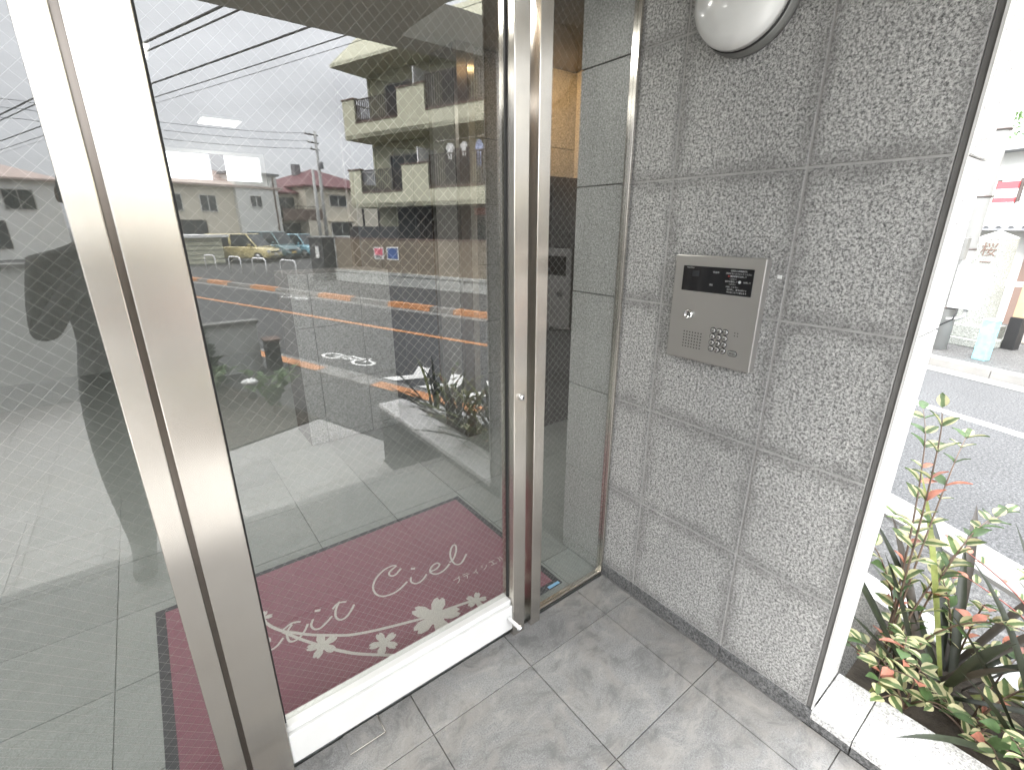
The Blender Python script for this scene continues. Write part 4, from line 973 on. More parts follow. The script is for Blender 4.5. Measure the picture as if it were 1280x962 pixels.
# eaves and mansard roof
rf = MB(); e0 = [(-18.7, 8.75), (SR2+.3, 8.75), (SR2+.3, 19.4), (-18.7, 19.4)]; e1 = [(-17.75, 9.5), (SR2-.6, 9.5), (SR2-.6, 18.4), (-17.75, 18.4)]
b0 = [RW(a, b, 7.50) for a, b in e0]; b1 = [RW(a, b, 7.62) for a, b in e0]; b2 = [RW(a, b, 8.60) for a, b in e1]
rf.add(b0+b1+b2, [(0, 1, 2, 3)]+[(i, i+4, (i+1) % 4+4, (i+1) % 4) for i in range(4)]+[(i+4, i+8, (i+1) % 4+8, (i+1) % 4+4) for i in range(4)]+[(11, 10, 9, 8)])
rf.build('roof', 'wall_yellow', ab)
# gable over the third-floor corner window
# ground floor: dark panel coloured as the shade of a recess, grille, shop-like door, red band
MB().sbox(-16.95, -10.5, 10.18, 10.29, ZS, 2.28).build('ground_floor_panel', 'wall_dark', ab)
gr = MB()
for i in range(26): gr.sbox(-15.6+.1*i, -15.56+.1*i, 10.08, 10.13, ZS+.1, 2.1)
gr.sbox(-15.65, -12.95, 10.07, 10.14, 2.1, 2.18); gr.sbox(-15.65, -12.95, 10.07, 10.14, 0.9, 0.96); stuff(gr.build('grille', 'rail_metal', ab))
MB().sbox(-12.6, -10.9, 10.05, 10.17, 1.95, 2.2).build('red_band', 'sign_red', ab)
win(ab, -12.6, -10.9, 10.18, 0.2, 1.9, 'window_frame', -1, 2, 0.06)
MB().sbox(-10.4, SR2, 10.19, 10.28, ZS, 2.28).build('ground_floor_panel', 'granite_stele', ab)
for s in (-18.2, -17.2): MB().lathe([(0.05, 0), (0.05, 2.75)], tuple(RW(s, 9.3, ZS)), (0, 0, 1), 10).build('column', 'rail_metal', ab)
# laundry on the second-floor balcony
def shirt(s, t, z, w, h, mat, label):
    th = thing('laundry', label, 'laundry', tuple(RW(s, t, z)))
    T = lambda a, b, c: RW(s+a, t+c, z+b)
    poly = [(-w*.5, -h*.08), (-w*.9, -h*.32), (-w*.72, -h*.45), (-w*.5, -h*.3), (-w*.48, -h), (w*.48, -h), (w*.5, -h*.3), (w*.72, -h*.45), (w*.9, -h*.32), (w*.5, -h*.08), (w*.15, 0), (-w*.15, 0)]
    MB().prism(poly, -0.02, 0.02, T).build('cloth', mat, th)
    MB().tube([RW(s, t, z-.01), RW(s, t, z+.1), RW(s+.05, t, z+.13), RW(s+.02, t, z+.16)], .006, 4).build('hanger', 'rail_metal', th)
    return th
shirt(-13.1, 9.35, 4.42, .24, .55, 'cloth_white', 'white shirt hung out on the middle balcony')
shirt(-12.45, 9.35, 4.42, .20, .48, 'cloth_white', 'smaller white top drying next to the white shirt')
shirt(-11.75, 9.35, 4.42, .22, .85, 'cloth_blue', 'bluish garment drying at the right of the balcony')
pole_l = tag(MB().tube([RW(-13.8, 9.35, 4.52), RW(-10.7, 9.35, 4.52)], .018, 6).build('laundry_pole', 'stainless'), 'steel laundry pole along the middle balcony', 'pole')
# --- brown block wall on a concrete footing, posters, gate pillar
fw_ = thing('block_wall', 'brown concrete block wall on a pale footing in front of the yellow block', 'wall', tuple(RW(-13, 6.8, ZS)))
MB().sbox(-16.9, 1.0, 6.62, 6.95, ZS-.1, -0.14).build('footing', 'plaster_grey', fw_)
MB().sbox(-16.92, 1.0, 6.59, 6.98, -0.138, -0.05).build('footing_cap', 'plaster_grey', fw_)
MB().sbox(-16.85, 1.0, 6.735, 6.86, -0.049, 1.06).build('wall_core', 'wall_dark', fw_)
blk = None; bl_, bh = 0.396, 0.182
for j in range(6):
    s = -16.85+(0 if j % 2 == 0 else -0.2)
    while s < -7.0:
        a = max(s, -16.85); b = s+bl_
        me_key = None
        zc = -0.047+(bh+0.004)*j
        m = MB(); m.sbox(a+.004, b, 6.712+random.uniform(-.004, .004), 6.734, zc, zc+bh); m.build('block', 'wall_block', fw_)
        s += 0.4
MB().sbox(-16.87, 1.0, 6.70, 6.88, 1.073, 1.12).build('wall_cap', 'coping_brown', fw_)
dw = tag(MB().sbox(-16.6, -13.9, 7.25, 7.4, ZS-.1, 1.52).build('dark_wall', 'wall_dark'), 'dark low wall standing behind the brown block wall', 'wall')
def poster(s0, s1, z0, z1, top, label, frame):
    p = thing('poster', label, 'poster', tuple(RW((s0+s1)/2, 6.70, z0)))
    MB().sbox(s0, s1, 6.697, 6.709, z0, z1).build('board', frame, p)
    MB().sbox(s0+.05, s1-.05, 6.692, 6.6965, z0+(z1-z0)*(.36 if frame == 'plate_white' and top == 'sign_pink' else .1), z1-.05).build('picture', top, p)
    return p
p1 = poster(-14.66, -14.13, .39, .82, 'sign_pink', 'pink and white notice on the brown block wall', 'plate_white')
MB().sbox(-14.58, -14.22, 6.692, 6.6965, .45, .47).sbox(-14.58, -14.3, 6.692, 6.6965, .49, .51).build('print_line', 'print_black', p1)
p2 = poster(-13.97, -13.38, .39, .84, 'sign_blue', 'dark blue poster in a white frame on the brown block wall', 'plate_white')
gp = thing('gate_pillar', 'dark stone gate pillar with a pale name plate at the end of the block wall', 'pillar', tuple(RW(-17.5, 6.5, ZS)))
MB().sbox(-17.95, -17.1, 6.3, 6.85, ZS-.1, 1.08).build('shaft', 'wall_dark', gp, bevel=.015)
MB().sbox(-18.0, -17.05, 6.25, 6.9, 1.081, 1.14).build('cap', 'granite_base', gp, bevel=.01)
MB().sbox(-17.55, -17.33, 6.27, 6.299, .35, .80).build('name_plate', 'plate_white', gp)
# --- white hoop barriers along the far pavement
def hoop(s0, s1, label):
    h = thing('hoop_barrier', label, 'barrier', tuple(RW((s0+s1)/2, 5.95, ZS)), 'white hoop barriers along the far pavement')
    P = [RW(s0, 5.95, ZS), RW(s0, 5.95, 0.10), RW(s0+.05, 5.95, .19), RW(s0+.14, 5.95, .23), RW(s1-.14, 5.95, .23), RW(s1-.05, 5.95, .19), RW(s1, 5.95, .10), RW(s1, 5.95, ZS)]
    MB().tube(P, .032, 8).build('tube', 'box_white', h, True)
    for s in (s0, s1): MB().lathe([(.07, 0), (.07, .02), (.04, .03)], tuple(RW(s, 5.95, ZS+.001)), (0, 0, 1), 10).build('foot', 'kerb_stone', h)
for (a, b, lab) in ((-19.55, -18.5, 'white hoop barrier nearest the dark gate pillar'), (-21.7, -20.65, 'white hoop barrier second from the gate pillar'), (-23.7, -22.7, 'white hoop barrier third from the gate pillar'), (-26.0, -25.0, 'white hoop barrier farthest from the gate pillar')): hoop(a, b, lab)
# --- parked cars
def car(loc_s, loc_t, ang, L, W, H, mat, label, plate, hood=0.9, name='parked_car'):
    root = thing(name, label, 'car', tuple(RW(loc_s, loc_t, ZS)), 'cars parked in the lot across the street')
    base = RW(loc_s, loc_t, ZS); fx = (RD*math.cos(ang)+RN*math.sin(ang)); fy = Vector((-fx.y, fx.x, 0))
    T = lambda x, y, z: base+fx*x+fy*y+Vector((0, 0, z))
    f, r = L/2, -L/2
    belt = H*0.56
    # stations: x, half width, z bottom, z top of body
    st = [(f, W*.40, .30, .52), (f-.06, W*.465, .24, .66), (f-.25, W*.49, .22, belt*.86), (f-hood, W*.5, .22, belt*.98), (0, W*.5, .22, belt), (r+.35, W*.5, .22, belt), (r+.08, W*.48, .24, belt*.97), (r, W*.45, .34, belt*.9)]
    m = MB(); rows = []
    for x, hw, zb, zt in st:
        rows.append([(x, -hw, zb+.04), (x, -hw*1.0, (zb+zt)/2), (x, -hw*.96, zt-.04), (x, -hw*.88, zt), (x, hw*.88, zt), (x, hw*.96, zt-.04), (x, hw, (zb+zt)/2), (x, hw, zb+.04), (x, hw*.9, zb), (x, -hw*.9, zb)])
    n = len(rows[0]); vs2 = [T(*p) for q in rows for p in q]; fs2 = []
    for i in range(len(rows)-1):
        for k in range(n): fs2.append((i*n+k, i*n+(k+1) % n, (i+1)*n+(k+1) % n, (i+1)*n+k))
    fs2.append(tuple(reversed(range(n)))); fs2.append(tuple((len(rows)-1)*n+k for k in range(n)))
    m.add(vs2, fs2); m.build('body', mat, root, True, .02)
    # cabin
    x0, x1, x2, x3 = f-hood+.10, f-hood-.55, r+.30, r+.08
    def ringc(x, hw, z): return [T(x, -hw, z), T(x, hw, z)]
    lo = [(x0, W*.44), (x3, W*.44)]; hi = [(x1, W*.37), (x2, W*.38)]
    c = MB(); cv = [T(x0, -W*.45, belt*.97), T(x0, W*.45, belt*.97), T(x3, W*.45, belt*.97), T(x3, -W*.45, belt*.97), T(x1, -W*.385, H), T(x1, W*.385, H), T(x2, W*.385, H), T(x2, -W*.385, H)]
    c.add(cv, [(4, 5, 6, 7)[::-1], (0, 1, 5, 4)[::-1], (1, 2, 6, 5)[::-1], (2, 3, 7, 6)[::-1], (3, 0, 4, 7)[::-1]]); c.build('cabin', mat, root, False, .05)
    def pane(nm, a, b, c_, d_, ins=.1, out=.012):
        P = [Vector(v) for v in (a, b, c_, d_)]; ctr = sum(P, Vector())/4; nrm = (P[1]-P[0]).cross(P[2]-P[0]).normalized()
        bc = sum(cv, Vector())/8
        if nrm.dot(ctr-bc) < 0: nrm = -nrm
        Q = [p+(ctr-p)*ins+nrm*out for p in P]; Q2 = [p-nrm*.01 for p in Q]
        MB().add(Q+Q2, [(0, 1, 2, 3), (7, 6, 5, 4)]+[(i, i+4, (i+1) % 4+4, (i+1) % 4) for i in range(4)]).build(nm, 'window_dark', root)
    pane('windscreen', cv[0], cv[1], cv[5], cv[4]); pane('rear_window', cv[2], cv[3], cv[7], cv[6], .15)
    for a, b, c_, d_ in ((0, 3, 7, 4), (1, 2, 6, 5)):
        mid0 = cv[a]+(cv[b]-cv[a])*.48; mid1 = cv[d_]+(cv[c_]-cv[d_])*.40
        pane('side_window', cv[a], mid0, mid1, cv[d_], .1); pane('side_window', mid0, cv[b], cv[c_], mid1, .1)
    for sx in (f-.62, r+.62):
        for sy in (-1, 1):
            wv = MB().lathe([(0.0, 0), (.27, 0), (.29, .03), (.29, .16), (.27, .19), (0, .19)], T(sx, sy*(W*.5-.17), .29), fy*sy, 20).build('wheel', 'tyre', root, True)
            MB().lathe([(.19, 0), (.18, .012), (.0, .02)], T(sx, sy*(W*.5-.17), .29)+fy*sy*.191, fy*sy, 16).build('rim', 'rim', wv, True)
    for sy in (-1, 1):
        y0, y1 = sorted((sy*W*.27, sy*W*.44))
        MB().box(f-.10, f-.02, y0, y1, .54, .70, T).build('headlight', 'headlight', root, bevel=.03)
        MB().box(f-hood-.35, f-hood-.22, *sorted((sy*W*.47, sy*W*.58)), belt+.02, belt+.16, T).build('wing_mirror', mat, root, bevel=.03)
    MB().box(f-.04, f+.012, -W*.24, W*.24, .55, .64, T).build('grille', 'wall_dark', root, bevel=.01)
    MB().box(f-.04, f+.015, -W*.36, W*.36, .30, .38, T).build('air_intake', 'wall_dark', root, bevel=.01)
    pb = MB().box(f-.01, f+.025, -.17, .17, .40, .52, T).build('number_plate', plate, root)
car(-30.6, 10.2, R(28), 4.2, 1.70, 1.62, 'paint_yellow_car', 'pale yellow minivan parked left of the teal van', 'plate_white', .75)
car(-31.4, 12.6, R(14), 3.4, 1.48, 1.72, 'paint_teal_car', 'dark teal boxy van parked between the yellow and blue cars', 'plate_yellow', .55)
car(-31.4, 14.6, R(10), 3.4, 1.48, 1.55, 'paint_blue_car', 'light blue small car parked nearest the gate pillar', 'plate_yellow', .75)
# --- fence behind the parking lot
fe = thing('white_fence', 'low white panel fence behind the parked cars', 'fence', tuple(RW(-36.5, 16, ZS)))
for k in range(11): MB().sbox(-36.55, -36.5, 8+1.5*k, 9.47+1.5*k, ZS, .78).build('fence_panel', 'plaster_white', fe)
for k in range(12): MB().sbox(-36.49, -36.43, 7.97+1.5*k-.03, 7.97+1.5*k+.05, ZS, .82).build('fence_post', 'plastic_white', fe)
# --- houses
def hip_roof(m, s0, s1, t0, t1, z0, z1, ov=.5, ridge_axis='t'):
    s0 -= ov; s1 += ov; t0 -= ov; t1 += ov
    if ridge_axis == 't':
        h = (s1-s0)/2; h = min(h, (t1-t0)/2*.98); a, b = ((s0+s1)/2, t0+h), ((s0+s1)/2, t1-h)
    else:
        h = (t1-t0)/2; h = min(h, (s1-s0)/2*.98); a, b = (s0+h, (t0+t1)/2), (s1-h, (t0+t1)/2)
    lo = [RW(s0, t0, z0), RW(s1, t0, z0), RW(s1, t1, z0), RW(s0, t1, z0)]; li = [p-Vector((0, 0, .14)) for p in lo]
    rd = [RW(*a, z1), RW(*b, z1)]
    fs3 = [(0, 4, 5, 1), (1, 5, 6, 2), (2, 6, 7, 3), (3, 7, 4, 0)]
    fs3 = [tuple(q) for q in fs3]
    if ridge_axis == 't': top = [(0, 1, 8), (1, 2, 9, 8), (2, 3, 9), (3, 0, 8, 9)]
    else: top = [(3, 0, 8), (0, 1, 9, 8), (1, 2, 9), (2, 3, 8, 9)]
    m.add(lo+li+rd, fs3+top+[(4, 5, 6, 7)]); return m
hA = thing('cream_house', 'large cream two-storey house with a pinkish hipped roof beyond the parking lot', 'building', tuple(RW(-45, 14.5, ZS)))
MB().sbox(-52, -41, 9.0, 19.0, ZS-.1, 4.55).build('wall', 'wall_cream', hA)
hip_roof(MB(), -52, -41, 9.0, 19.0, 4.56, 6.6, .5, 't').build('roof', 'roof_pink', hA)
MB().sbox(-42.6, -40.6, 15.6, 19.1, ZS, 5.45).build('stair_bay', 'plaster_white', hA)
MB().sbox(-42.8, -40.4, 15.45, 19.3, 5.451, 5.62).build('bay_roof', 'roof_grey', hA)
win(hA, 16.6, 17.6, -40.6, 3.0, 3.9, 'aluminium_white', 1, 2, .08, 's')
win(hA, 10.2, 11.8, -41, 2.6, 3.8, 'aluminium_white', 1, 2, .08, 's'); win(hA, 13.0, 14.2, -41, 2.6, 3.8, 'aluminium_white', 1, 2, .08, 's')
win(hA, 10.6, 13.2, -41, .2, 2.0, 'window_frame_brown', 1, 3, .08, 's')
MB().sbox(-40.59, -40.52, 18.7, 18.8, ZS, 5.4).build('drainpipe', 'coping_brown', hA)
hB = thing('red_roof_house', 'cream house with dark red hipped roof and brown balcony', 'building', tuple(RW(-43, 23, ZS)))
MB().sbox(-50, -41, 21.9, 30, ZS-.1, 5.0).build('wall', 'wall_cream', hB)
MB().sbox(-49, -42.4, 19.6, 21.9, ZS-.1, 4.4).build('wing', 'wall_cream', hB)
hip_roof(MB(), -50, -41, 22.0, 30, 5.01, 6.9, .5, 't').build('roof', 'roof_red', hB)
hip_roof(MB(), -49, -42.3, 19.5, 23.4, 4.41, 5.7, .35, 't').build('roof', 'roof_red', hB)
MB().sbox(-42.39, -41.0, 19.5, 23.4, 2.0, 2.12).build('balcony_floor', 'coping_brown', hB)
MB().sbox(-41.06, -40.95, 19.5, 23.4, 2.121, 3.0).build('balcony_front', 'coping_brown', hB)
rl = MB(); rl.sbox(-41.03, -40.98, 19.5, 23.4, 3.2, 3.26)
for i in range(12): rl.sbox(-41.02, -40.99, 19.6+.33*i, 19.64+.33*i, 3.0, 3.2)
stuff(rl.build('balcony_rail', 'rail_metal', hB))
win(hB, 19.9, 21.6, -42.4, 2.2, 4.0, 'window_frame', 1, 2, .08, 's'); win(hB, 24.3, 26.2, -41, 3.3, 4.3, 'aluminium_white', 1, 2, .1, 's')
MB().sbox(-40.98, -40.7, 24.1, 26.4, 4.35, 4.45).build('window_hood', 'wall_cream', hB)
win(hB, 19.8, 23.0, -42.38, .0, 1.8, 'window_frame_brown', 1, 3, .08, 's'); win(hB, 24.2, 26.6, -41, .3, 1.9, 'aluminium_white', 1, 2, .1, 's')
MB().sbox(-40.98, -40.6, 24.0, 26.8, 1.95, 2.05).build('window_hood', 'wall_cream', hB)
MB().sbox(-46.2, -45.6, 24.2, 24.8, 6.2, 7.2).build('chimney', 'roof_grey', hB)
hC = thing('grey_roof_house', 'house with a grey roof between the cream house and the red roofed house', 'building', tuple(RW(-54, 21, ZS)))
MB().sbox(-62, -53, 17, 26, ZS-.1, 5.6).build('wall', 'plaster_grey', hC)
hip_roof(MB(), -62, -53, 17, 26, 5.61, 7.4, .5, 's').build('roof', 'roof_grey', hC)
hD = thing('far_house', 'pale house at the far left of the street reflection', 'building', tuple(RW(-48, 2, ZS)))
MB().sbox(-56, -47, -1.5, 6.5, ZS-.1, 4.6).build('wall', 'plaster_white', hD)
hip_roof(MB(), -56, -47, -1.5, 6.5, 4.61, 6.3, .5, 't').build('roof', 'roof_pink', hD)
win(hD, 0.2, 2.0, -47, 2.6, 3.9, 'window_frame', 1, 2, .08, 's'); win(hD, 3.6, 5.2, -47, 2.6, 3.9, 'window_frame', 1, 2, .08, 's'); win(hD, .4, 3.4, -47, .1, 1.9, 'window_frame_brown', 1, 3, .08, 's')
# houses along our own side farther down the street
hE = thing('terrace_house', 'grey rendered house on the near side beyond the boundary wall', 'building', tuple(RW(-22, -9, ZS)))
MB().sbox(-34, -20, -14, -5.2, ZS-.1, 5.2).build('wall', 'plaster_grey', hE)
hip_roof(MB(), -34, -20, -14, -5.2, 5.21, 7.0, .5, 's').build('roof', 'roof_grey', hE)
win(hE, -12, -10, -20, .4, 2.0, 'aluminium_white', 1, 2, .08, 's'); win(hE, -8, -6.3, -20, 2.9, 4.2, 'aluminium_white', 1, 2, .08, 's'); win(hE, -12, -10, -20, 2.9, 4.2, 'aluminium_white', 1, 2, .08, 's')
# --- slatted carport shed by the street
sh = thing('slatted_shed', 'low shed with a white roof edge and horizontal slats', 'shed', tuple(RW(-30, 5.5, ZS)))
MB().sbox(-33.5, -29.6, 6.6, 8.6, ZS, .95).build('body', 'plaster_grey', sh)
for k in range(6): MB().sbox(-29.59, -29.54, 6.62, 8.58, ZS+.08+.24*k, ZS+.26+.24*k).build('slat', 'wall_yellow', sh)
MB().sbox(-33.8, -29.3, 6.3, 8.9, .951, 1.08).build('roof', 'box_white', sh)
# --- utility poles and wires
def upole(s, t, top, label, arms=True):
    p = thing('utility_pole', label, 'utility pole', tuple(RW(s, t, ZS)), 'utility poles along the streets')
    MB().tube([RW(s, t, ZS), RW(s, t, top)], .15, 12, True, [.17, .11]).build('shaft', 'utility_pole', p, True)
    if arms:
        for k, z in enumerate((top-.3, top-.9, top-1.4)):
            MB().sbox(s-.05, s+.05, t-1.0+.2*k, t+.25, z-.04, z+.04).build('cross_arm', 'rail_metal', p)
            for q in (-.9, -.5): MB().lathe([(.04, 0), (.06, .04), (.03, .12), (.05, .16)], tuple(RW(s, t+q+.2*k, z+.04)), (0, 0, 1), 8).build('insulator', 'plastic_white', p, True)
        MB().lathe([(.2, 0), (.22, .05), (.22, .5), (.1, .58)], tuple(RW(s+.3, t, top-2.9)), (0, 0, 1), 12).build('transformer', 'roof_grey', p, True)
    return p
upole(-39, 22.2, 9.1, 'tall utility pole with cross-arms behind the red roofed house')
upole(-37.2, 20.3, 5.9, 'slim pole in front of the brown balcony', False)
upole(-47, 19.6, 7.4, 'short dark pole behind the cream house roof', False)
def cable_run(name, label, pts, r, sag=0.0, group=None):
    P = []
    for a, b in zip(pts, pts[1:]):
        for k in range(12):
            u = k/12; P.append(a.lerp(b, u)-Vector((0, 0, sag*4*u*(1-u))))
    P.append(pts[-1]); return tag(MB().tube(P, r, 5).build(name, 'cable'), label, 'cable', group)
GC = 'overhead cables along the street'
for t, z, r, lab in ((2.0, 6.50, .030, 'thickest overhead cable, topmost in the sky reflection'), (2.02, 6.30, .022, 'overhead cable just under the thickest one'), (2.0, 5.50, .022, 'overhead cable in the middle of the sky reflection'), (2.0, 5.15, .012, 'thin overhead cable below the middle one'), (2.05, 5.02, .006, 'thinnest overhead wire, lowest of the street bundle')):
    c_ = cable_run('overhead_cable', lab, [RW(-90, t, z+.4), RW(-55, t, z+.2), RW(-20, t, z), RW(12, t, z+.1), RW(50, t, z+.4)], r, .12, GC)
for k, (z0, z1, dt) in enumerate(((8.85, 8.1, 0), (8.3, 7.7, .2), (7.75, 7.2, .4))):
    cable_run('overhead_wire', ('topmost', 'middle', 'lowest')[k]+' wire strung to the cross-arms of the tall utility pole', [RW(-39, 21.4+dt, z0), RW(-39, 4, z1-.1), RW(-39, -14, z1)], .014, .35, 'wires strung to the tall utility pole')

# ================================================================== DIRECTLY ACROSS, right of the granite wall
up2 = thing('utility_pole', 'concrete utility pole across the road beside the carved stone', 'utility pole', tuple(RW(2.45, 5.15, ZS)), 'utility poles along the streets')
MB().tube([RW(2.45, 5.15, ZS), RW(2.45, 5.15, 9.0)], .15, 18, True, [.165, .12]).build('shaft', 'utility_pole', up2, True)
for z in (.2, 1.15, 1.95, 2.9): MB().lathe([(.168, 0), (.168, .03)], tuple(RW(2.45, 5.15, z)), (0, 0, 1), 18).build('steel_band', 'rail_metal', up2, True)
MB().sbox(2.30, 2.38, 4.93, 5.02, 1.0, 1.35).build('meter_box', 'lamp_rim', up2, bevel=.01)
nbx = thing('notice_box', 'white sheet metal box strapped to the utility pole in front of the stone', 'box', tuple(RW(2.2, 5.05, .2)))
MB().sbox(1.98, 2.36, 4.98, 5.16, .23, .93).build('casing', 'box_white', nbx, bevel=.015)
for k in range(3): lettering('・・', .09, tuple(RW(2.17+.05*k-.05, 4.977, .62-.01*k)), -RD, (0, 0, 1), 'roof_grey', nbx)
MB().tube([RW(2.12, 5.06, .23), RW(2.12, 5.06, .12), RW(2.2, 5.05, .06), RW(2.34, 5.04, .03)], .03, 8).build('conduit', 'utility_pole', nbx, True)
MB().tube([RW(2.2, 5.0, .23), RW(2.22, 4.98, .05), RW(2.4, 4.97, -.1), RW(2.42, 4.97, ZS)], .012, 6).build('conduit', 'cable', nbx, True)
stl = thing('carved_stone', 'square grey stone pillar with carved characters on a stepped plinth', 'stone pillar', tuple(RW(2.5, 6.1, ZS)))
MB().sbox(2.05, 2.98, 5.72, 6.5, ZS, ZS+.14).build('plinth', 'granite_stele', stl, bevel=.012)
MB().sbox(2.14, 2.88, 5.80, 6.40, ZS+.141, ZS+.36).build('plinth', 'granite_stele', stl, bevel=.012)
m = MB(); a0, a1, c0, c1 = 2.26, 2.72, 5.90, 6.26
lo = [RW(a0, c0, ZS+.361), RW(a1, c0, ZS+.361), RW(a1, c1, ZS+.361), RW(a0, c1, ZS+.361)]; hi = [RW(a0+.02, c0+.02, 1.34), RW(a1-.02, c0+.02, 1.34), RW(a1-.02, c1-.02, 1.34), RW(a0+.02, c1-.02, 1.34)]
ap_ = RW((a0+a1)/2, (c0+c1)/2, 1.46)
m.add(lo+hi+[ap_], [(0, 1, 5, 4)[::-1], (1, 2, 6, 5)[::-1], (2, 3, 7, 6)[::-1], (3, 0, 4, 7)[::-1], (4, 5, 8)[::-1], (5, 6, 8)[::-1], (6, 7, 8)[::-1], (7, 4, 8)[::-1]]); m.build('shaft', 'granite_stele', stl)
lettering('桜', .24, tuple(RW(2.49, 5.912, 1.13)), -RD, (0, 0, 1), 'coping_brown', stl, .002)
lettering('三', .20, tuple(RW(2.49, 5.908, .86)), -RD, (0, 0, 1), 'coping_brown', stl, .002)
bn = thing('wrapped_post', 'short post wrapped in light blue sheet on the far pavement', 'post', tuple(RW(1.68, 4.95, ZS)))
MB().sbox(1.60, 1.77, 4.88, 5.02, ZS, .13).build('wrap', 'cyan_wrap', bn, bevel=.008)
MB().sbox(1.595, 1.775, 4.875, 5.025, .131, .15).build('cap', 'box_white', bn, bevel=.004)
wp = thing('timber_post', 'tan timber post with a black foot beside the carved stone', 'post', tuple(RW(1.95, 6.25, ZS)))
MB().sbox(1.88, 2.02, 6.18, 6.32, .05, 2.6).build('shaft', 'wood_tan', wp, bevel=.008)
MB().sbox(1.865, 2.035, 6.165, 6.335, ZS, .049).build('foot_sleeve', 'cable', wp, bevel=.006)
MB().sbox(1.9, 3.1, 6.22, 6.28, .55, .63).build('cross_rail', 'plaster_white', wp)
sw = thing('stone_wall', 'rough tan stone wall behind the timber post', 'wall', tuple(RW(0, 7.0, ZS)))
for r_ in range(4):
    s = -4.0+random.uniform(0, .3)
    while s < 2.1:
        l_ = random.uniform(.5, .85)
        MB().sbox(s, min(s+l_-.02, 2.12), 6.9+random.uniform(-.03, .03), 7.4, ZS+.34*r_, ZS+.34*r_+.325).build('stone', 'stone_tan', sw, bevel=.03)
        s += l_
sh2 = thing('tiled_gate', 'small gate with a grey tiled roof and brown pillars behind the stone', 'gate', tuple(RW(4.2, 9.2, ZS)))
MB().sbox(3.0, 6.0, 9.2, 9.5, ZS, 1.5).build('wall', 'plaster_white', sh2)
for s in (3.2, 4.6, 5.6): MB().sbox(s, s+.2, 9.0, 9.19, ZS, 1.55).build('pillar', 'coping_brown', sh2)
g2 = MB(); q = [(8.5, 1.52), (9.35, 1.98), (10.2, 1.52), (10.2, 1.44), (9.35, 1.88), (8.5, 1.44)]
T2 = lambda a, b, c: RW(c, a, b)
g2.prism(q, 2.8, 6.2, T2).build('roof', 'roof_grey', sh2)
for k in range(16): MB().tube([RW(2.9+.21*k, 8.49, 1.50), RW(2.9+.21*k, 9.35, 1.99)], .045, 6).build('roof_tile', 'roof_grey', sh2)
bnr = thing('red_sign', 'red and white sign board above the tiled gate roof', 'sign', tuple(RW(4.3, 9.4, 1.9)))
MB().sbox(4.05, 4.42, 9.36, 9.40, 2.02, 2.12).sbox(4.05, 4.42, 9.36, 9.40, 2.30, 2.45).build('red_field', 'sign_red', bnr)
MB().sbox(4.05, 4.42, 9.362, 9.40, 2.121, 2.299).build('white_field', 'box_white', bnr)
MB().sbox(4.0, 4.06, 9.40, 9.46, 1.9, 2.5).build('sign_post', 'rail_metal', bnr); MB().sbox(4.4, 4.46, 9.40, 9.46, 1.9, 2.5).build('sign_post', 'rail_metal', bnr)
hF = thing('white_house', 'white house with louvred shutters behind the tiled gate', 'building', tuple(RW(3, 14, ZS)))
MB().sbox(0, 6.2, 11.5, 18, ZS-.1, 3.4).build('wall', 'plaster_white', hF)
hip_roof(MB(), 0, 6.2, 11.5, 18, 3.41, 4.7, .6, 's').build('roof', 'roof_grey', hF)
for s0 in (3.4, 4.4):
    for k in range(12): MB().sbox(s0, s0+.8, 11.44, 11.49, 1.9+.085*k, 1.96+.085*k).build('louvre', 'plastic_white', hF)
    MB().sbox(s0-.03, s0+.83, 11.45, 11.499, 1.84, 1.89).build('sill', 'roof_grey', hF)
# garden tree behind the gate
tr = thing('garden_tree', 'green tree rising behind the tiled gate and the white house', 'tree', tuple(RW(6.4, 12.5, ZS)))
tb = RW(6.4, 12.5, ZS)
MB().tube([tb, tb+Vector((.05, 0, 1.6)), tb+Vector((.1, .1, 3.4))], .1, 8, True, [.14, .1, .04]).build('trunk', 'twig_brown', tr, True)
for k in range(6):
    a = k*1.05; e = tb+Vector((math.cos(a)*1.0, math.sin(a)*1.0, 2.8+.25*k))
    MB().tube([tb+Vector((.05, .02, 1.7+.2*k)), e], .03, 6, True, [.05, .015]).build('limb', 'twig_brown', tr, True)
BLB = [(tb+Vector((random.uniform(-1.1, 1.1), random.uniform(-1.1, 1.1), random.uniform(2.4, 4.4))), random.uniform(.35, .65)) for k in range(22)]
def crown(rnd):
    c, r = rnd.choice(BLB); d = Vector((rnd.gauss(0, 1), rnd.gauss(0, 1), rnd.gauss(0, 1))).normalized()
    return c+d*r*rnd.uniform(.5, 1.05), (d+Vector((0, 0, -.3)))
stuff(leaf_cloud(crown, 7000, .11, 61).build('crown', 'leaf_hydrangea', tr))

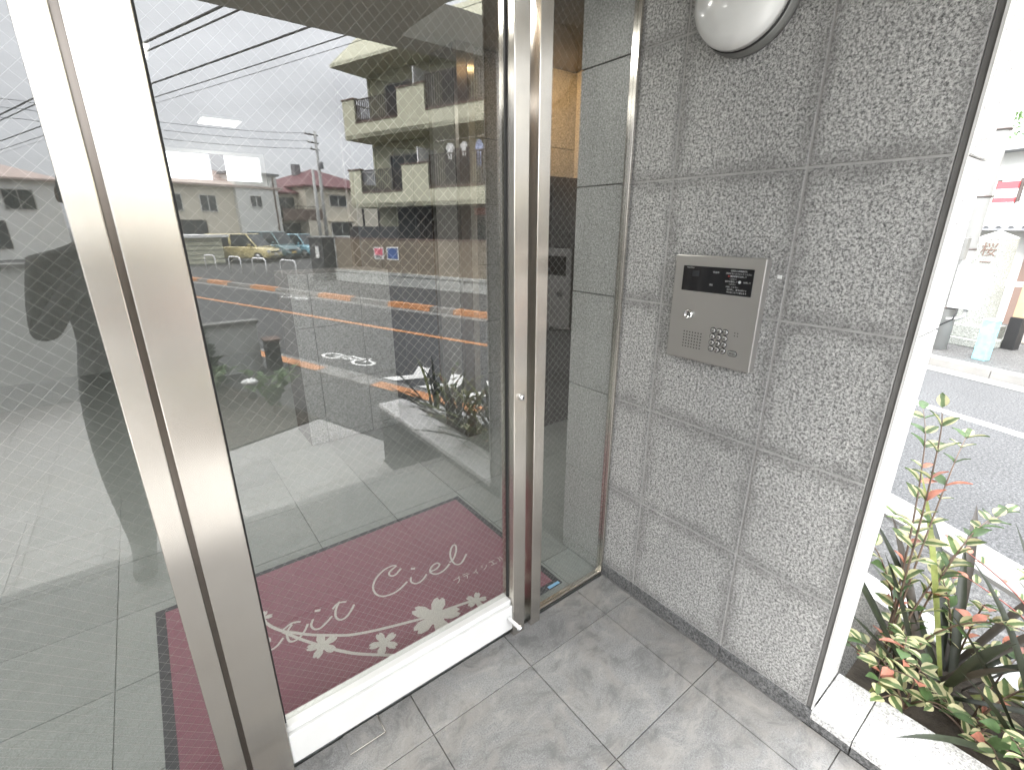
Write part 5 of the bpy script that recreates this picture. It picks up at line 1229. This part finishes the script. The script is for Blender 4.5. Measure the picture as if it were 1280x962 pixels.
# ================================================================== THE PHOTOGRAPHER (only seen mirrored in the left glass)
pp = thing('person', 'person in grey clothes and dark shoes photographing the entrance, mirrored in the left glass', 'person', (-1.525, -1.36, 0))
def skin_mesh(name, verts, edges, radii, mat, parent, sub=2, root=0):
    me = bpy.data.meshes.new(name); me.from_pydata([tuple(Vector(v)-Vector(parent['_w'])) for v in verts], edges, []); me.materials.append(MATS[mat])
    o = bpy.data.objects.new(name, me); COL.objects.link(o); o.parent = parent; o['_w'] = parent['_w']
    sk = o.modifiers.new('skin', 'SKIN'); sk.use_smooth_shade = True
    sv = me.skin_vertices[0].data if me.skin_vertices else None
    if sv is None:
        bpy.context.view_layer.objects.active = o; o.select_set(True); bpy.ops.mesh.customdata_skin_add(); sv = me.skin_vertices[0].data
    for i, r_ in enumerate(radii): sv[i].radius = (r_, r_) if not hasattr(r_, '__len__') else r_; sv[i].use_root = (i == root)
    sb = o.modifiers.new('sub', 'SUBSURF'); sb.levels = sub; sb.render_levels = sub
    return o
bxp, byp = -1.525, -1.385
V = [(bxp, byp, .93), (bxp, byp, 1.08), (bxp, byp-.01, 1.24), (bxp, byp-.02, 1.38), (bxp, byp-.01, 1.46), (bxp, byp+.005, 1.53),      # pelvis..neck
     (bxp-.19, byp-.01, 1.37), (bxp-.245, byp+.01, 1.10), (bxp-.13, byp+.135, 1.27), (bxp+.0, byp+.165, 1.40),                          # left arm
     (bxp+.19, byp-.01, 1.37), (bxp+.245, byp+.01, 1.10), (bxp+.20, byp+.135, 1.28), (bxp+.19, byp+.165, 1.42),                            # right arm
     (bxp-.10, byp, .88), (bxp-.12, byp+.02, .48), (bxp-.13, byp, .10), (bxp-.14, byp+.10, .045),
     (bxp+.10, byp, .88), (bxp+.12, byp+.02, .48), (bxp+.13, byp, .10), (bxp+.14, byp+.10, .045)]
E_ = [(0, 1), (1, 2), (2, 3), (3, 4), (4, 5), (3, 6), (6, 7), (7, 8), (8, 9), (3, 10), (10, 11), (11, 12), (12, 13), (0, 14), (14, 15), (15, 16), (16, 17), (0, 18), (18, 19), (19, 20), (20, 21)]
RR = [(.17, .12), (.16, .115), (.18, .125), (.17, .11), .06, .055, .062, .046, .04, .032, .062, .046, .04, .032, .125, .095, .055, .045, .125, .095, .055, .045]
skin_mesh('body', V, E_, RR, 'coat_dark', pp)
# head with face and hair, tilted down to the screen
hc = Vector((bxp, byp+.02, 1.635))
hd = MB(); NL, NA = 14, 20; hv = []
for i in range(NL+1):
    ph = math.pi*i/NL
    for k in range(NA):
        th = 2*math.pi*k/NA; x = math.sin(ph)*math.cos(th); y = math.sin(ph)*math.sin(th); z = math.cos(ph)
        w = .076*(1-.16*max(0, -z)); dpt = .098
        yy = y*dpt
        if y > .2 and -.55 < z < .35: yy += .020*math.exp(-((x/.16)**2))*math.exp(-(((z+.12)/.22)**2))     # nose
        if y > .3: yy -= .010*math.exp(-(((abs(x)-.38)/.16)**2))*math.exp(-(((z-.08)/.12)**2))               # eye sockets
        if y > .3: yy += .006*math.exp(-((x/.3)**2))*math.exp(-(((z+.48)/.10)**2))                             # mouth
        hv.append(hc+Vector((x*w, yy, z*.122)))
hf = [(i*NA+k, (i+1)*NA+k, (i+1)*NA+(k+1) % NA, i*NA+(k+1) % NA) for i in range(NL) for k in range(NA)]
hd.add(hv, hf); head = hd.build('head', 'skin', pp, True)
for sx in (-1, 1):
    MB().lathe([(0, 0), (.022, .004), (.03, .012), (.022, .02), (0, .022)], hc+Vector((sx*.072, -.01, -.005)), (sx, .1, 0), 10).build('ear', 'skin', head, True)
    MB().lathe([(0, 0), (.010, .002), (.011, .006), (.006, .011), (0, .012)], hc+Vector((sx*.030, .080, .010)), (0, 1, 0), 10).build('eye', 'plastic_white', head, True)
hr = MB(); hv2 = []
for i in range(9):
    ph = math.pi*.58*i/8
    for k in range(NA):
        th = 2*math.pi*k/NA; x = math.sin(ph)*math.cos(th); y = math.sin(ph)*math.sin(th); z = math.cos(ph)
        lim = 1.0 if y < .35 else min(1, .75)
        p = ph if y < .35 else min(ph, math.pi*.36)
        x, y2, z = math.sin(p)*math.cos(th), math.sin(p)*math.sin(th), math.cos(p)
        hv2.append(hc+Vector((x*.086, y2*.108-.006, z*.134)))
hr.add(hv2, [(i*NA+k, (i+1)*NA+k, (i+1)*NA+(k+1) % NA, i*NA+(k+1) % NA) for i in range(8) for k in range(NA)]).build('hair', 'hair', pp, True)
# phone just behind the lens, and hands closing on its edges
ph_ = thing('phone', 'dark phone held up by the photographer', 'phone', (-1.419, -1.168, 1.50))
cq = cam.rotation_euler.to_matrix()
cl = Vector(cam.location)
PT = lambda x, y, z: cl+cq @ Vector((x, y, z))
MB().box(-.012, .065, -.135, .02, .012, .021, PT).build('phone_body', 'black_panel', ph_, bevel=.003)
MB().box(-.010, .063, -.131, .016, .0212, .0216, PT).build('screen', 'lens_dark', ph_)
for sx, palm0, wrist in ((-1, (-.030, -.095, .040), V[9]), (1, (.083, -.095, .040), V[13])):
    pv0 = PT(*palm0); wr = Vector(wrist)
    vs3 = [wr, (wr+pv0)/2, pv0]; ed3 = [(0, 1), (1, 2)]; rr3 = [.026, .028, .026]
    ex = -.012 if sx < 0 else .065
    for k in range(4):
        yk = -.070-.020*k; i0 = len(vs3)
        b0 = PT(ex+sx*.020, yk, .030); b1 = PT(ex+sx*.011, yk+.003, .016); b2 = PT(ex-sx*.004, yk+.004, .0305 if False else .030)
        vs3 += [PT(ex+sx*.024, yk, .044), b0, b1]; ed3 += [(2, i0), (i0, i0+1), (i0+1, i0+2)]; rr3 += [.0095, .0085, .0075]
    i0 = len(vs3); vs3 += [PT(ex+sx*.020, -.055, .048), PT(ex+sx*.004, -.040, .038), PT(ex-sx*.014, -.036, .031)]; ed3 += [(2, i0), (i0, i0+1), (i0+1, i0+2)]; rr3 += [.011, .0095, .0085]
    skin_mesh('hand', vs3, ed3, rr3, 'skin', pp, 2, 2)
for sx in (-1, 1): MB().box(bxp+sx*.14-.045, bxp+sx*.14+.045, byp-.07, byp+.19, .002, .075).build('shoe', 'shoe', pp, bevel=.03, seg=3)
